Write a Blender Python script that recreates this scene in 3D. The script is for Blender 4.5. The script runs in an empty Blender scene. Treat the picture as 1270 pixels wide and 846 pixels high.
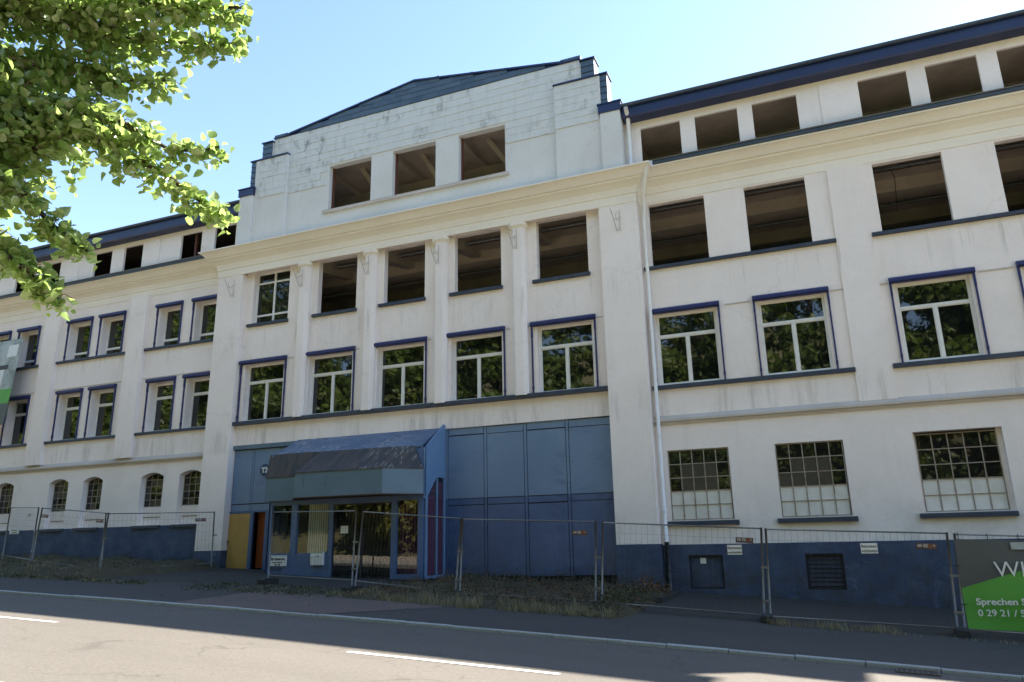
import bpy, math, random
from mathutils import Vector, Matrix
random.seed(7); rnd_ = random.Random(3)
scene = bpy.context.scene
R = math.radians

# ------------------------------------------------------------------ camera
# X runs along the facade, Y towards it, Z up; the eye is the origin, the road lies about 1.8 m below it
def cam_axes(yaw, pitch, roll):
    cy, sy = math.cos(yaw), math.sin(yaw)
    f = Vector((sy*math.cos(pitch), cy*math.cos(pitch), math.sin(pitch)))
    r = Vector((cy, -sy, 0)); u = r.cross(f)
    return math.cos(roll)*r+math.sin(roll)*u, -math.sin(roll)*r+math.cos(roll)*u, f
ra, ua, fa = cam_axes(-0.38185825, 0.26663217, -0.01939131)
cd = bpy.data.cameras.new('camera'); cam = bpy.data.objects.new('camera', cd)
scene.collection.objects.link(cam)
cam.matrix_world = Matrix(((ra.x, ua.x, -fa.x, 0), (ra.y, ua.y, -fa.y, 0), (ra.z, ua.z, -fa.z, 0), (0, 0, 0, 1)))
cd.sensor_fit = 'HORIZONTAL'; cd.sensor_width = 36; cd.lens = 36*925.52/1270
cd.clip_start = 0.1; cd.clip_end = 2000
scene.camera = cam
# ------------------------------------------------------------------ sky, sun, exposure
SUN_AZ, SUN_EL = R(50), R(41.6)
world = bpy.data.worlds.new('World'); scene.world = world; world.use_nodes = True
wn = world.node_tree.nodes; wl = world.node_tree.links
sky = wn.new('ShaderNodeTexSky'); sky.sky_type = 'NISHITA'; sky.sun_disc = False
sky.sun_elevation = SUN_EL; sky.sun_rotation = SUN_AZ
sky.air_density = 1.0; sky.dust_density = 0.4; sky.ozone_density = 1.0; sky.altitude = 200
bg = wn['Background']; bg.inputs['Strength'].default_value = 0.081
wl.new(sky.outputs[0], bg.inputs['Color'])
sd = bpy.data.lights.new('sun', 'SUN'); sd.energy = 5.0; sd.angle = R(0.53); sd.color = (1, .92, .80)
sun = bpy.data.objects.new('sun', sd); scene.collection.objects.link(sun)
sv = Vector((math.sin(SUN_AZ)*math.cos(SUN_EL), math.cos(SUN_AZ)*math.cos(SUN_EL), math.sin(SUN_EL)))
sun.rotation_euler = sv.to_track_quat('Z', 'Y').to_euler(); sun.location = sv*60
scene.view_settings.view_transform = 'Standard'; scene.view_settings.look = 'None'
scene.view_settings.exposure = 2.44; scene.view_settings.gamma = 1
scene.render.engine = 'CYCLES'
cy = scene.cycles
cy.max_bounces = 8; cy.diffuse_bounces = 4; cy.glossy_bounces = 3; cy.transmission_bounces = 4; cy.transparent_max_bounces = 8
cy.use_denoising = True; cy.sample_clamp_indirect = 8; cy.caustics_reflective = False; cy.caustics_refractive = False

# ------------------------------------------------------------------ materials
class NT:
    def __init__(s, name):
        s.m = bpy.data.materials.new(name); s.m.use_nodes = True
        s.t = s.m.node_tree; s.n = s.t.nodes; s.l = s.t.links
        s.b = s.n['Principled BSDF']; s.out = s.n['Material Output']
        s.pos = s.n.new('ShaderNodeNewGeometry').outputs['Position']
    def val(s, sock, v):
        if isinstance(v, (int, float)): sock.default_value = v
        elif isinstance(v, tuple): sock.default_value = v if len(v) == 4 or sock.type == 'VECTOR' else v+(1,)
        else: s.l.new(v, sock)
    def noise(s, scale, detail=4, rough=.55, stretch=None, vec=None, dist=0.0):
        v = vec or s.pos
        if stretch:
            mp = s.n.new('ShaderNodeMapping'); s.l.new(v, mp.inputs[0]); mp.inputs['Scale'].default_value = stretch; v = mp.outputs[0]
        t = s.n.new('ShaderNodeTexNoise'); s.l.new(v, t.inputs['Vector'])
        t.inputs['Scale'].default_value = scale; t.inputs['Detail'].default_value = detail; t.inputs['Roughness'].default_value = rough
        t.inputs['Distortion'].default_value = dist
        return t.outputs['Fac']
    def ramp(s, fac, a, b, ca=0.0, cb=1.0):
        t = s.n.new('ShaderNodeMapRange'); s.val(t.inputs[0], fac)
        for i, v in enumerate((a, b, ca, cb)): t.inputs[i+1].default_value = v
        t.clamp = True
        return t.outputs[0]
    def mix(s, fac, a, b, blend='MIX'):
        t = s.n.new('ShaderNodeMix'); t.data_type = 'RGBA'; t.blend_type = blend
        s.val(t.inputs[0], fac); s.val(t.inputs[6], a); s.val(t.inputs[7], b)
        return t.outputs[2]
    def math(s, op, a, b=0.0):
        t = s.n.new('ShaderNodeMath'); t.operation = op; s.val(t.inputs[0], a); s.val(t.inputs[1], b)
        return t.outputs[0]
    def xyz(s, i):
        t = s.n.new('ShaderNodeSeparateXYZ'); s.l.new(s.pos, t.inputs[0]); return t.outputs[i]
    def objrand(s):
        return s.n.new('ShaderNodeObjectInfo').outputs['Random']
    def bump(s, h, strength=.3, dist=.02):
        t = s.n.new('ShaderNodeBump'); s.l.new(h, t.inputs['Height']); t.inputs['Strength'].default_value = strength
        t.inputs['Distance'].default_value = dist; s.l.new(t.outputs[0], s.b.inputs['Normal'])
    def fin(s, col, rough=.8, metal=0.0, spec=.5):
        s.val(s.b.inputs['Base Color'], col); s.val(s.b.inputs['Roughness'], rough)
        s.b.inputs['Metallic'].default_value = metal; s.b.inputs['Specular IOR Level'].default_value = spec
        return s.m

def plaster(name, base, dirt=.5, streaks=True):
    t = NT(name)
    broad = t.ramp(t.noise(.55, 6, .6), .42, .72)
    c = t.mix(t.math('MULTIPLY', broad, .35*dirt), base, (base[0]*.66, base[1]*.63, base[2]*.58))
    fine = t.ramp(t.noise(9, 5, .65), .5, .8)
    c = t.mix(t.math('MULTIPLY', fine, .16*dirt), c, (.3, .28, .25))
    if streaks:
        st = t.ramp(t.noise(.9, 6, .72, (1.8, 1.8, .16)), .54, .8)
        patch = t.ramp(t.noise(.3, 3), .4, .65)
        c = t.mix(t.math('MULTIPLY', t.math('MULTIPLY', st, patch), .42*dirt), c, (.29, .27, .23))
        # weathering just below the first-floor sills and on the string course, rain streaks
        z = t.xyz(2)
        below = t.math('MULTIPLY', t.ramp(z, 3.35, 3.6), t.ramp(z, 4.5, 4.1))
        st2 = t.ramp(t.noise(1.1, 6, .75, (1.6, 1.6, .12)), .5, .72)
        c = t.mix(t.math('MULTIPLY', t.math('MULTIPLY', below, st2), .8*dirt), c, (.25, .21, .17))
        base_d = t.math('MULTIPLY', t.ramp(z, 1.6, -.1), t.ramp(t.noise(1.6, 5, .65), .45, .7))
        c = t.mix(t.math('MULTIPLY', base_d, .4*dirt), c, (.26, .25, .22))
        dz = t.math('MULTIPLY', t.ramp(z, 7.0, 7.6), t.ramp(z, 8.25, 8.0))
        st3 = t.ramp(t.noise(1.7, 6, .75, (2.4, 2.4, .1)), .56, .72)
        c = t.mix(t.math('MULTIPLY', t.math('MULTIPLY', dz, st3), .7*dirt), c, (.27, .24, .2))
        vo = t.n.new('ShaderNodeTexVoronoi'); vo.feature = 'DISTANCE_TO_EDGE'; vo.inputs['Scale'].default_value = .42
        nz = t.n.new('ShaderNodeTexNoise'); nz.inputs['Scale'].default_value = 1.3; nz.inputs['Detail'].default_value = 8; nz.inputs['Roughness'].default_value = .7
        t.l.new(t.pos, nz.inputs['Vector'])
        av = t.n.new('ShaderNodeVectorMath'); av.operation = 'MULTIPLY_ADD'; av.inputs[1].default_value = (1.3, 1.3, 1.3)
        t.l.new(nz.outputs['Color'], av.inputs[0]); t.l.new(t.pos, av.inputs[2]); t.l.new(av.outputs[0], vo.inputs['Vector'])
        cr = t.math('MULTIPLY', t.ramp(vo.outputs['Distance'], .011, .003), t.ramp(t.noise(.33, 3), .5, .58))
        c = t.mix(t.math('MULTIPLY', cr, .16), c, (.25, .23, .2))
        rp = t.n.new('ShaderNodeTexVoronoi'); rp.inputs['Scale'].default_value = .5; rp.distance = 'CHEBYCHEV'; t.l.new(t.pos, rp.inputs['Vector'])
        c = t.mix(t.ramp(rp.outputs['Color'], .6, .75, 0, .07), c, (.55, .53, .5))
    t.bump(t.noise(14, 4), .12, .02)
    return t.fin(c, .88, 0, .25)

M = {}
M['plaster'] = plaster('plaster', (.885, .805, .765), .7)
M['plaster_trim'] = plaster('plaster_trim', (.86, .80, .72), .5, False)
M['ledge'] = plaster('ledge', (.56, .51, .46), 1.4, False)
M['plaster_attic'] = plaster('plaster_attic', (.70, .69, .67), .8)
def tile_mat():
    t = NT('white_tile')
    r = t.objrand()
    c = t.mix(t.ramp(r, 0, 1, 0, .2), (.66, .665, .65), (.55, .55, .53))
    mould = t.ramp(t.noise(3.2, 4, .6, (1.2, 1, .7)), .5, .7)
    where = t.ramp(t.noise(.5, 3), .44, .6)
    c = t.mix(t.math('MULTIPLY', t.math('MULTIPLY', mould, where), .75), c, (.17, .17, .155))
    st = t.ramp(t.noise(3, 5, .65, (1.6, 1.6, .3)), .5, .78)
    c = t.mix(t.math('MULTIPLY', st, .3), c, (.36, .35, .31))
    t.bump(t.noise(25, 3), .1, .01)
    return t.fin(c, .8, 0, .3)
M['tile'] = tile_mat()
def slate_mat():
    t = NT('blue_slate')
    c = t.mix(t.objrand(), (.045, .075, .115), (.075, .115, .16))
    c = t.mix(t.ramp(t.noise(4, 5), .5, .75, 0, .5), c, (.10, .12, .13))
    return t.fin(c, t.ramp(t.noise(6), .3, .7, .35, .6), 0, .5)
M['slate'] = slate_mat()
def paint(name, base, alt, scale=1.2, amt=.6, rough=(.35, .55), scuff=0.0, bump=0.0, spec=.5, smear=None, grime=0.0):
    t = NT(name)
    c = t.mix(t.math('MULTIPLY', t.ramp(t.noise(scale, 6, .62), .4, .68), amt), base, alt)
    if scuff:
        s_ = t.ramp(t.noise(2.3, 7, .75, (1, 1, .6), None, 1.2), .6, .68)
        c = t.mix(t.math('MULTIPLY', s_, scuff), c, tuple(min(1, v*1.9+.02) for v in alt))
    if smear:
        sm_ = t.math('MULTIPLY', t.ramp(t.noise(.8, 5, .62, (.8, 1, 1.5), None, 2.2), .52, .64), t.ramp(t.noise(.5, 2), .48, .6))
        c = t.mix(t.math('MULTIPLY', sm_, .6), c, smear)
    if grime:
        gm = t.math('MULTIPLY', t.ramp(t.xyz(2), .1, -1.2), t.ramp(t.noise(2.6, 6, .7), .38, .66))
        c = t.mix(t.math('MULTIPLY', gm, grime), c, (.055, .05, .042))
    if bump: t.bump(t.noise(18, 5), bump, .02)
    return t.fin(c, t.ramp(t.noise(3, 4), .3, .7, *rough), 0, spec)
M['plinth'] = paint('plinth_blue', (.042, .064, .122), (.078, .108, .175), 1.6, 1.0, (.6, .8), .45, .5, .3, (.03, .045, .09), .8)
M['gate'] = paint('gate_blue_shaded', (.048, .09, .205), (.075, .125, .255), .7, .9, (.28, .4), .08, 0.0, .5, (.022, .042, .14), .6)  # gate paint, darkened where the lower panels mirror shaded ground
M['gate_skylit'] = paint('gate_blue_skylit', (.135, .21, .335), (.18, .26, .385), .8, .8, (.35, .5), .1, 0.0, .5, (.10, .15, .25))  # same paint, some fading, mostly sky reflection put into the colour
M['porch_side_skylit'] = paint('porch_side_blue_skylit', (.13, .23, .40), (.16, .26, .43), 1.4, .8, (.3, .5), .1)  # faded side paint, also lightened for the brighter sky it faces
M['porch_blue'] = paint('porch_blue', (.06, .115, .25), (.08, .145, .29), 1.4, .8, (.3, .5), .1)
M['navy'] = paint('navy_metal', (.012, .024, .085), (.018, .034, .105), 1.5, .7, (.35, .5))
M['sill'] = paint('sill_dark_blue', (.025, .036, .062), (.06, .07, .085), 3, .8, (.5, .7), .2)
M['awning'] = paint('awning_blue', (.016, .022, .11), (.022, .03, .135), 2, .7, (.4, .5))
M['white_frame'] = paint('white_frame', (.76, .75, .72), (.62, .60, .56), 4, .5, (.3, .45))
M['pipe_white'] = paint('pipe_white', (.84, .82, .78), (.7, .68, .64), 3, .6, (.6, .8))
M['pipe_iron'] = paint('pipe_iron', (.03, .04, .07), (.2, .19, .18), 5, .5, (.5, .7), .4)
M['steel_sash'] = paint('steel_sash', (.33, .29, .24), (.20, .13, .09), 6, .8, (.5, .7))
M['white_pane'] = paint('painted_pane', (.70, .69, .66), (.58, .56, .51), 3, .7, (.3, .5))
M['rust_wood'] = paint('red_brown_wood', (.12, .035, .022), (.09, .05, .04), 4, .7, (.6, .8))
M['concrete_in'] = paint('interior_concrete', (.46, .395, .33), (.31, .27, .23), .9, .9, (.85, .95))
M['unlit_attic'] = paint('unlit_attic', (.05, .04, .032), (.035, .028, .022), 2, .8, (.8, .9))  # near-black so the rooms behind the left attic windows look unlit
M['galv'] = paint('galvanised_steel', (.20, .20, .195), (.13, .13, .125), 8, .7, (.4, .6)); M['galv'].node_tree.nodes['Principled BSDF'].inputs['Metallic'].default_value = .6
M['wire'] = paint('fence_wire', (.035, .035, .038), (.05, .05, .05), 8, .7, (.5, .7))
M['grate'] = paint('grate_iron', (.10, .075, .06), (.06, .05, .045), 9, .7, (.6, .8))
M['iron'] = paint('wrought_iron', (.46, .44, .40), (.55, .5, .44), 8, .6, (.6, .8))
M['yellow_door'] = paint('ochre_door', (.46, .29, .085), (.36, .22, .07), 2.5, .8, (.35, .5), .0)
M['orange_door'] = paint('orange_door', (.28, .062, .012), (.2, .045, .012), 2, .7, (.5, .6))
M['black'] = paint('black_rubber', (.018, .018, .018), (.05, .05, .048), 6, .6, (.7, .9))
M['dark_panel'] = paint('dark_panel', (.012, .014, .026), (.02, .024, .04), 4, .5, (.5, .7))
M['plate_white'] = paint('sign_white', (.72, .73, .73), (.6, .6, .58), 6, .4, (.4, .5))
M['plate_pale'] = paint('plate_pale', (.36, .34, .32), (.2, .18, .17), 20, .8, (.5, .6))
M['plate_brown'] = paint('plate_brown', (.05, .03, .025), (.16, .06, .03), 14, .9, (.4, .6))
M['plate_red'] = paint('plate_red', (.20, .07, .035), (.14, .05, .03), 9, .6, (.4, .6))
M['text_dark'] = paint('lettering_dark', (.03, .03, .035), (.05, .05, .05), 6, .4, (.5, .6))
M['text_white'] = paint('lettering_white', (.72, .73, .72), (.66, .66, .65), 6, .4, (.5, .6))
M['badge'] = paint('badge_blue', (.012, .05, .12), (.016, .06, .13), 4, .5, (.3, .4))
M['banner_grey'] = paint('banner_grey', (.075, .085, .085), (.09, .10, .10), 1.5, .7, (.5, .6))
M['banner_green'] = paint('banner_green', (.10, .36, .05), (.085, .31, .045), 1.5, .7, (.5, .6))
M['banner_pale'] = paint('banner_pale', (.42, .47, .47), (.16, .19, .17), 1.6, 1.0, (.5, .6))
M['curtain'] = paint('purple_curtain', (.15, .035, .11), (.10, .025, .08), 6, .8, (.8, .9))
M['blind'] = paint('grey_blind', (.75, .72, .66), (.6, .58, .53), 3, .7, (.8, .9))
def canopy_mat():
    t = NT('weathered_canopy')
    st = t.ramp(t.noise(1.6, 6, .7, (2.4, .5, .5)), .44, .62)
    c = t.mix(st, (.032, .035, .042), (.075, .06, .05))
    pe = t.math('MULTIPLY', t.ramp(t.noise(5, 6, .75, (2.6, .5, .5)), .55, .62), t.ramp(t.xyz(0), -13.6, -12.6))
    c = t.mix(t.math('MULTIPLY', pe, .8), c, (.36, .36, .35))
    return t.fin(c, .65)
M['canopy'] = canopy_mat()
def peel_mat():
    t = NT('peeling_blue')
    c = t.mix(t.ramp(t.noise(1.5, 5), .4, .7), (.075, .125, .21), (.12, .175, .265))
    pe = t.math('MULTIPLY', t.ramp(t.noise(6, 7, .75), .5, .58), t.ramp(t.noise(.9, 2), .44, .56))
    c = t.mix(pe, c, (.27, .29, .32))
    ru = t.math('MULTIPLY', t.ramp(t.noise(3, 6, .7), .62, .7), 1.0)
    c = t.mix(ru, c, (.06, .045, .04))
    return t.fin(c, .55)
M['peel'] = peel_mat()
def fascia_mat():
    t = NT('fascia_blue')
    c = t.mix(t.ramp(t.noise(1.3, 5), .4, .7), (.085, .145, .205), (.10, .17, .235))
    ru = t.ramp(t.noise(2.5, 6, .72, (2, 2, .35)), .6, .7)
    c = t.mix(t.math('MULTIPLY', ru, .7), c, (.05, .042, .035))
    return t.fin(c, t.ramp(t.noise(3), .3, .7, .35, .5))
M['fascia'] = fascia_mat()
def glass_opaque(name, base, ior=1.75, rough=.022):
    t = NT(name)
    t.b.inputs['IOR'].default_value = ior
    nz = t.noise(1.4, 2)
    t.bump(nz, .10, .02)
    return t.fin(base, rough, 0, .5)
M['glass'] = glass_opaque('window_glass', (.006, .007, .007))
M['old_glass'] = glass_opaque('dusty_glass', (.012, .012, .011), 1.5)
M['dusty'] = paint('dusty_pane', (.05, .045, .038), (.03, .028, .024), 3, .8, (.3, .5))
def glass_clear():
    t = NT('clear_glass')
    tr = t.n.new('ShaderNodeBsdfTransparent'); tr.inputs[0].default_value = (.86, .88, .86, 1)
    gl = t.n.new('ShaderNodeBsdfGlossy'); gl.inputs['Roughness'].default_value = .01; gl.inputs[0].default_value = (.9, .9, .9, 1)
    fr = t.n.new('ShaderNodeFresnel'); ge = t.n.new('ShaderNodeNewGeometry'); t.l.new(t.ramp(ge.outputs['Backfacing'], 0, 1, 1.45, 1/1.45), fr.inputs[0])
    mx = t.n.new('ShaderNodeMixShader'); t.l.new(fr.outputs[0], mx.inputs[0]); t.l.new(tr.outputs[0], mx.inputs[1]); t.l.new(gl.outputs[0], mx.inputs[2])
    t.l.new(mx.outputs[0], t.out.inputs[0])
    return t.m
M['clear'] = glass_clear()
def asphalt(name, base, alt, patchy=.6, cracks=True, grit=.35):
    t = NT(name)
    g1 = t.noise(120, 3, .7)
    broad = t.ramp(t.noise(.35, 5, .6, (.5, 1.6, 1)), .38, .68)
    c = t.mix(t.math('MULTIPLY', broad, patchy), base, alt)
    c = t.mix(t.math('MULTIPLY', t.ramp(t.noise(38, 4, .75), .52, .64), .75), c, tuple(v*.45 for v in base))
    tyre = t.ramp(t.noise(.5, 3, .5, (.06, 1.6, 1)), .45, .62)
    c = t.mix(t.math('MULTIPLY', tyre, .22), c, tuple(v*.62 for v in base))
    c = t.mix(t.math('MULTIPLY', t.ramp(t.noise(17, 3, .7), .5, .62), .42), c, tuple(v*.5 for v in base))
    mid = t.ramp(t.noise(14, 5, .7), .35, .7)
    c = t.mix(t.math('MULTIPLY', mid, .3), c, tuple(v*.6 for v in base))
    c = t.mix(t.math('MULTIPLY', t.ramp(g1, .42, .66), grit), c, tuple(min(1, v*2.0) for v in base))
    c = t.mix(t.math('MULTIPLY', t.ramp(t.noise(60, 4, .8), .62, .72), .55), c, tuple(v*.3 for v in base))
    if cracks:
        vo = t.n.new('ShaderNodeTexVoronoi'); vo.feature = 'DISTANCE_TO_EDGE'; vo.inputs['Scale'].default_value = .55
        mp = t.n.new('ShaderNodeMapping'); mp.inputs['Scale'].default_value = (.6, 1.3, 0)
        nz = t.n.new('ShaderNodeTexNoise'); nz.inputs['Scale'].default_value = 1.6; nz.inputs['Detail'].default_value = 6
        t.l.new(t.pos, nz.inputs['Vector'])
        av = t.n.new('ShaderNodeVectorMath'); av.operation = 'MULTIPLY_ADD'; av.inputs[1].default_value = (1.1, 1.1, 0)
        t.l.new(nz.outputs['Color'], av.inputs[0]); t.l.new(t.pos, av.inputs[2]); t.l.new(av.outputs[0], mp.inputs[0]); t.l.new(mp.outputs[0], vo.inputs['Vector'])
        cr = t.math('MULTIPLY', t.ramp(vo.outputs['Distance'], .012, .004), t.ramp(t.noise(.5, 3), .47, .56))
        c = t.mix(t.math('MULTIPLY', cr, .4), c, tuple(v*.25 for v in base))
    t.bump(t.noise(60, 4, .75), .6, .008)
    return t.fin(c, .85, 0, .35)
M['road'] = asphalt('road_asphalt', (.094, .086, .076), (.116, .106, .094))
M['pavement'] = asphalt('pavement_asphalt', (.046, .045, .044), (.06, .058, .056), .8)
M['yard'] = asphalt('yard_asphalt', (.032, .031, .029), (.046, .043, .039), .9)
M['slabs'] = asphalt('bounce_slabs', (.40, .35, .29), (.33, .28, .23), .8, False, .2)  # lightened to bounce sunlight onto the shaded facade
M['kerb'] = asphalt('kerb_stone', (.40, .40, .385), (.29, .29, .28), .8, False, .2)
def worn_paint():
    t = NT('road_paint')
    w = t.ramp(t.noise(22, 6, .8), .42, .62)
    c = t.mix(t.math('MULTIPLY', w, .75), (.62, .60, .56), (.12, .11, .10))
    return t.fin(c, .8)
M['marking'] = worn_paint()
def brick_mat():
    t = NT('red_pavers')
    br = t.n.new('ShaderNodeTexBrick'); br.inputs['Scale'].default_value = 1.0
    br.inputs['Brick Width'].default_value = .2; br.inputs['Row Height'].default_value = .1; br.inputs['Mortar Size'].default_value = .008
    br.inputs['Color1'].default_value = (.13, .085, .075, 1); br.inputs['Color2'].default_value = (.10, .075, .07, 1); br.inputs['Mortar'].default_value = (.05, .05, .04, 1)
    t.l.new(t.pos, br.inputs['Vector'])
    c = t.mix(t.ramp(t.noise(2, 6, .7), .45, .7, 0, .6), br.outputs['Color'], (.06, .06, .055))
    t.bump(br.outputs['Fac'], -.4, .01)
    return t.fin(c, .85)
M['pavers'] = brick_mat()
def soil_mat(name, a, b, c3):
    t = NT(name)
    c = t.mix(t.ramp(t.noise(1.6, 6, .7), .35, .65), a, b)
    c = t.mix(t.ramp(t.noise(16, 5, .75), .5, .68, 0, .8), c, c3)
    t.bump(t.noise(9, 7, .75), .8, .05)
    return t.fin(c, .95, 0, .15)
M['soil'] = soil_mat('soil', (.055, .045, .033), (.075, .07, .042), (.12, .10, .065))
M['ground'] = soil_mat('ground', (.13, .11, .065), (.11, .12, .05), (.19, .165, .09))
def leaf_mat(name, a, b, trans=.35, rough=.4, spec=.5):
    t = NT(name)
    at = t.n.new('ShaderNodeAttribute'); at.attribute_name = 'shade'
    r = t.math('FRACT', t.math('ADD', at.outputs['Fac'], t.objrand()))
    c = t.mix(r, a, b)
    t.fin(c, rough, 0, spec)
    tl = t.n.new('ShaderNodeBsdfTranslucent'); mc = t.mix(.5, c, (min(1, b[0]*1.7), min(1, b[1]*2.0), b[2]*1.0)); t.l.new(mc, tl.inputs[0])
    mx = t.n.new('ShaderNodeMixShader'); mx.inputs[0].default_value = trans
    t.l.new(t.b.outputs[0], mx.inputs[1]); t.l.new(tl.outputs[0], mx.inputs[2]); t.l.new(mx.outputs[0], t.out.inputs[0])
    return t.m
M['linden'] = leaf_mat('linden_leaf', (.105, .185, .035), (.27, .33, .15), .56, .3, .9)
M['wood_leaf'] = leaf_mat('woodland_leaf', (.045, .09, .015), (.14, .18, .03), .35, .5)
M['autumn_leaf'] = leaf_mat('autumn_leaf', (.11, .14, .02), (.19, .17, .03), .3, .5)
M['dry_grass'] = leaf_mat('dry_grass', (.17, .15, .09), (.31, .265, .17), .1, .8, .1)
M['weed'] = leaf_mat('weed_leaf', (.04, .06, .025), (.10, .09, .06), .12, .7, .2)
M['dead_leaf'] = leaf_mat('dead_leaf', (.09, .05, .03), (.17, .09, .045), .1, .7, .2)
M['bark'] = soil_mat('bark', (.06, .048, .036), (.085, .07, .055), (.035, .03, .025))
M['twig'] = paint('twig_bark', (.11, .065, .04), (.07, .045, .03), 6, .7, (.7, .8))

# ------------------------------------------------------------------ mesh helpers
class MB:
    def __init__(s): s.v = []; s.f = []; s.mi = []
    def add(s, vs, fs, mi=0):
        k = len(s.v); s.v += [tuple(p) for p in vs]
        for f in fs: s.f.append(tuple(k+i for i in f)); s.mi.append(mi)
        return s
    def box(s, x0, x1, y0, y1, z0, z1, mi=0):
        vs = [(x, y, z) for z in (z0, z1) for y in (y0, y1) for x in (x0, x1)]
        return s.add(vs, [(0, 2, 3, 1), (4, 5, 7, 6), (0, 1, 5, 4), (2, 6, 7, 3), (0, 4, 6, 2), (1, 3, 7, 5)], mi)
    def quad(s, a, b, c, d, mi=0): return s.add([a, b, c, d], [(0, 1, 2, 3)], mi)
    def prism_y(s, poly, y0, y1, mi=0):          # poly in (x, z)
        n = len(poly); vs = [(x, y0, z) for x, z in poly]+[(x, y1, z) for x, z in poly]
        return s.add(vs, [tuple(range(n)), tuple(range(2*n-1, n-1, -1))]+[(i, i+n, (i+1) % n+n, (i+1) % n) for i in range(n)], mi)
    def prism_x(s, poly, x0, x1, mi=0):          # poly in (y, z)
        n = len(poly); vs = [(x0, y, z) for y, z in poly]+[(x1, y, z) for y, z in poly]
        return s.add(vs, [tuple(range(n)), tuple(range(2*n-1, n-1, -1))]+[(i, i+n, (i+1) % n+n, (i+1) % n) for i in range(n)], mi)
    def prism_z(s, poly, z0, z1, mi=0, poly1=None):
        n = len(poly); vs = [(x, y, z0) for x, y in poly]+[(x, y, z1) for x, y in (poly1 or poly)]
        return s.add(vs, [tuple(range(n)), tuple(range(2*n-1, n-1, -1))]+[(i, i+n, (i+1) % n+n, (i+1) % n) for i in range(n)], mi)
    def tube(s, pts, r, n=8, mi=0, caps=True):
        pts = [Vector(p) for p in pts]; rr = r if isinstance(r, (list, tuple)) else [r]*len(pts)
        k = len(s.v); up = Vector((.13, .21, .97))
        for i, p in enumerate(pts):
            d = (pts[min(i+1, len(pts)-1)]-pts[max(i-1, 0)]).normalized()
            a = d.cross(up); a = (a if a.length > .05 else d.cross(Vector((1, 0, 0)))).normalized(); b = d.cross(a)
            for j in range(n):
                t = 2*math.pi*j/n; s.v.append(tuple(p+(a*math.cos(t)+b*math.sin(t))*rr[i]))
        for i in range(len(pts)-1):
            for j in range(n):
                s.f.append((k+i*n+j, k+i*n+(j+1) % n, k+(i+1)*n+(j+1) % n, k+(i+1)*n+j)); s.mi.append(mi)
        if caps:
            s.f.append(tuple(k+j for j in range(n))); s.mi.append(mi)
            s.f.append(tuple(k+(len(pts)-1)*n+j for j in reversed(range(n)))); s.mi.append(mi)
        return s
    def sweep(s, path, prof, mi=0):              # path [(x,y)], prof [(outward, z)]; outward lies to the right of the walking direction
        n = len(prof); rows = []
        for i, (x, y) in enumerate(path):
            def nrm(a, b):
                dx, dy = b[0]-a[0], b[1]-a[1]; L = math.hypot(dx, dy); return (dy/L, -dx/L)
            if i == 0: m = nrm(path[0], path[1])
            elif i == len(path)-1: m = nrm(path[-2], path[-1])
            else:
                a = nrm(path[i-1], path[i]); b = nrm(path[i], path[i+1]); q = 1+a[0]*b[0]+a[1]*b[1]
                m = ((a[0]+b[0])/q, (a[1]+b[1])/q)
            rows.append([(x+m[0]*o, y+m[1]*o, z) for o, z in prof])
        k = len(s.v)
        for r_ in rows: s.v += r_
        for i in range(len(rows)-1):
            for j in range(n):
                jn = (j+1) % n
                s.f.append((k+i*n+j, k+(i+1)*n+j, k+(i+1)*n+jn, k+i*n+jn)); s.mi.append(mi)
        s.f.append(tuple(k+j for j in range(n))); s.mi.append(mi)
        s.f.append(tuple(k+(len(rows)-1)*n+j for j in reversed(range(n)))); s.mi.append(mi)
        return s
    def mesh(s, name, mats, smooth=False):
        me = bpy.data.meshes.new(name); me.from_pydata(s.v, [], s.f)
        for m in (mats if isinstance(mats, (list, tuple)) else [mats]): me.materials.append(M[m] if isinstance(m, str) else m)
        if any(s.mi): me.polygons.foreach_set('material_index', s.mi)
        if smooth: me.polygons.foreach_set('use_smooth', [True]*len(s.f))
        me.update(); return me
C = scene.collection
def link(name, data, parent=None, loc=(0, 0, 0)):
    o = bpy.data.objects.new(name, data); C.objects.link(o)
    o.location = loc
    if parent is not None:
        o.parent = parent; o.matrix_parent_inverse = WM[parent.name].inverted()
    WM[o.name] = Matrix.Translation(Vector(loc))
    return o
WM = {}
def part(name, mb, mats, parent=None, smooth=False): return link(name, mb.mesh(name, mats, smooth), parent)
def tag(o, label=None, cat=None, group=None, kind=None):
    for k, v in (('label', label), ('category', cat), ('group', group), ('kind', kind)):
        if v: o[k] = v
    return o
def empty(name, loc): return link(name, None, None, loc)
def text_mesh(txt, size, mat, name='lettering', bold=.0):
    cu = bpy.data.curves.new('t', 'FONT'); cu.body = txt; cu.size = size; cu.extrude = .002; cu.offset = bold; cu.align_x = 'LEFT'
    o = bpy.data.objects.new('t', cu); C.objects.link(o)
    dg = bpy.context.evaluated_depsgraph_get(); me = bpy.data.meshes.new_from_object(o.evaluated_get(dg))
    bpy.data.objects.remove(o); me.name = name; me.materials.clear(); me.materials.append(M[mat]); return me
def put_text(txt, size, mat, parent, loc, rot=(math.pi/2, 0, 0), bold=.0, name='lettering', center=False, squash=1):
    me = text_mesh(txt, size, mat, name, bold)
    o = bpy.data.objects.new(name, me); C.objects.link(o)
    w = max(v.co.x for v in me.vertices)
    M4 = Matrix.Translation(Vector(loc)) @ Matrix.Rotation(rot[2], 4, 'Z') @ Matrix.Rotation(rot[0], 4, 'X') @ Matrix.Diagonal((squash, 1, 1, 1))
    if center: M4 = M4 @ Matrix.Translation((-w/2, 0, 0))
    o.parent = parent; o.matrix_parent_inverse = WM[parent.name].inverted(); o.matrix_basis = M4
    return o

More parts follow.
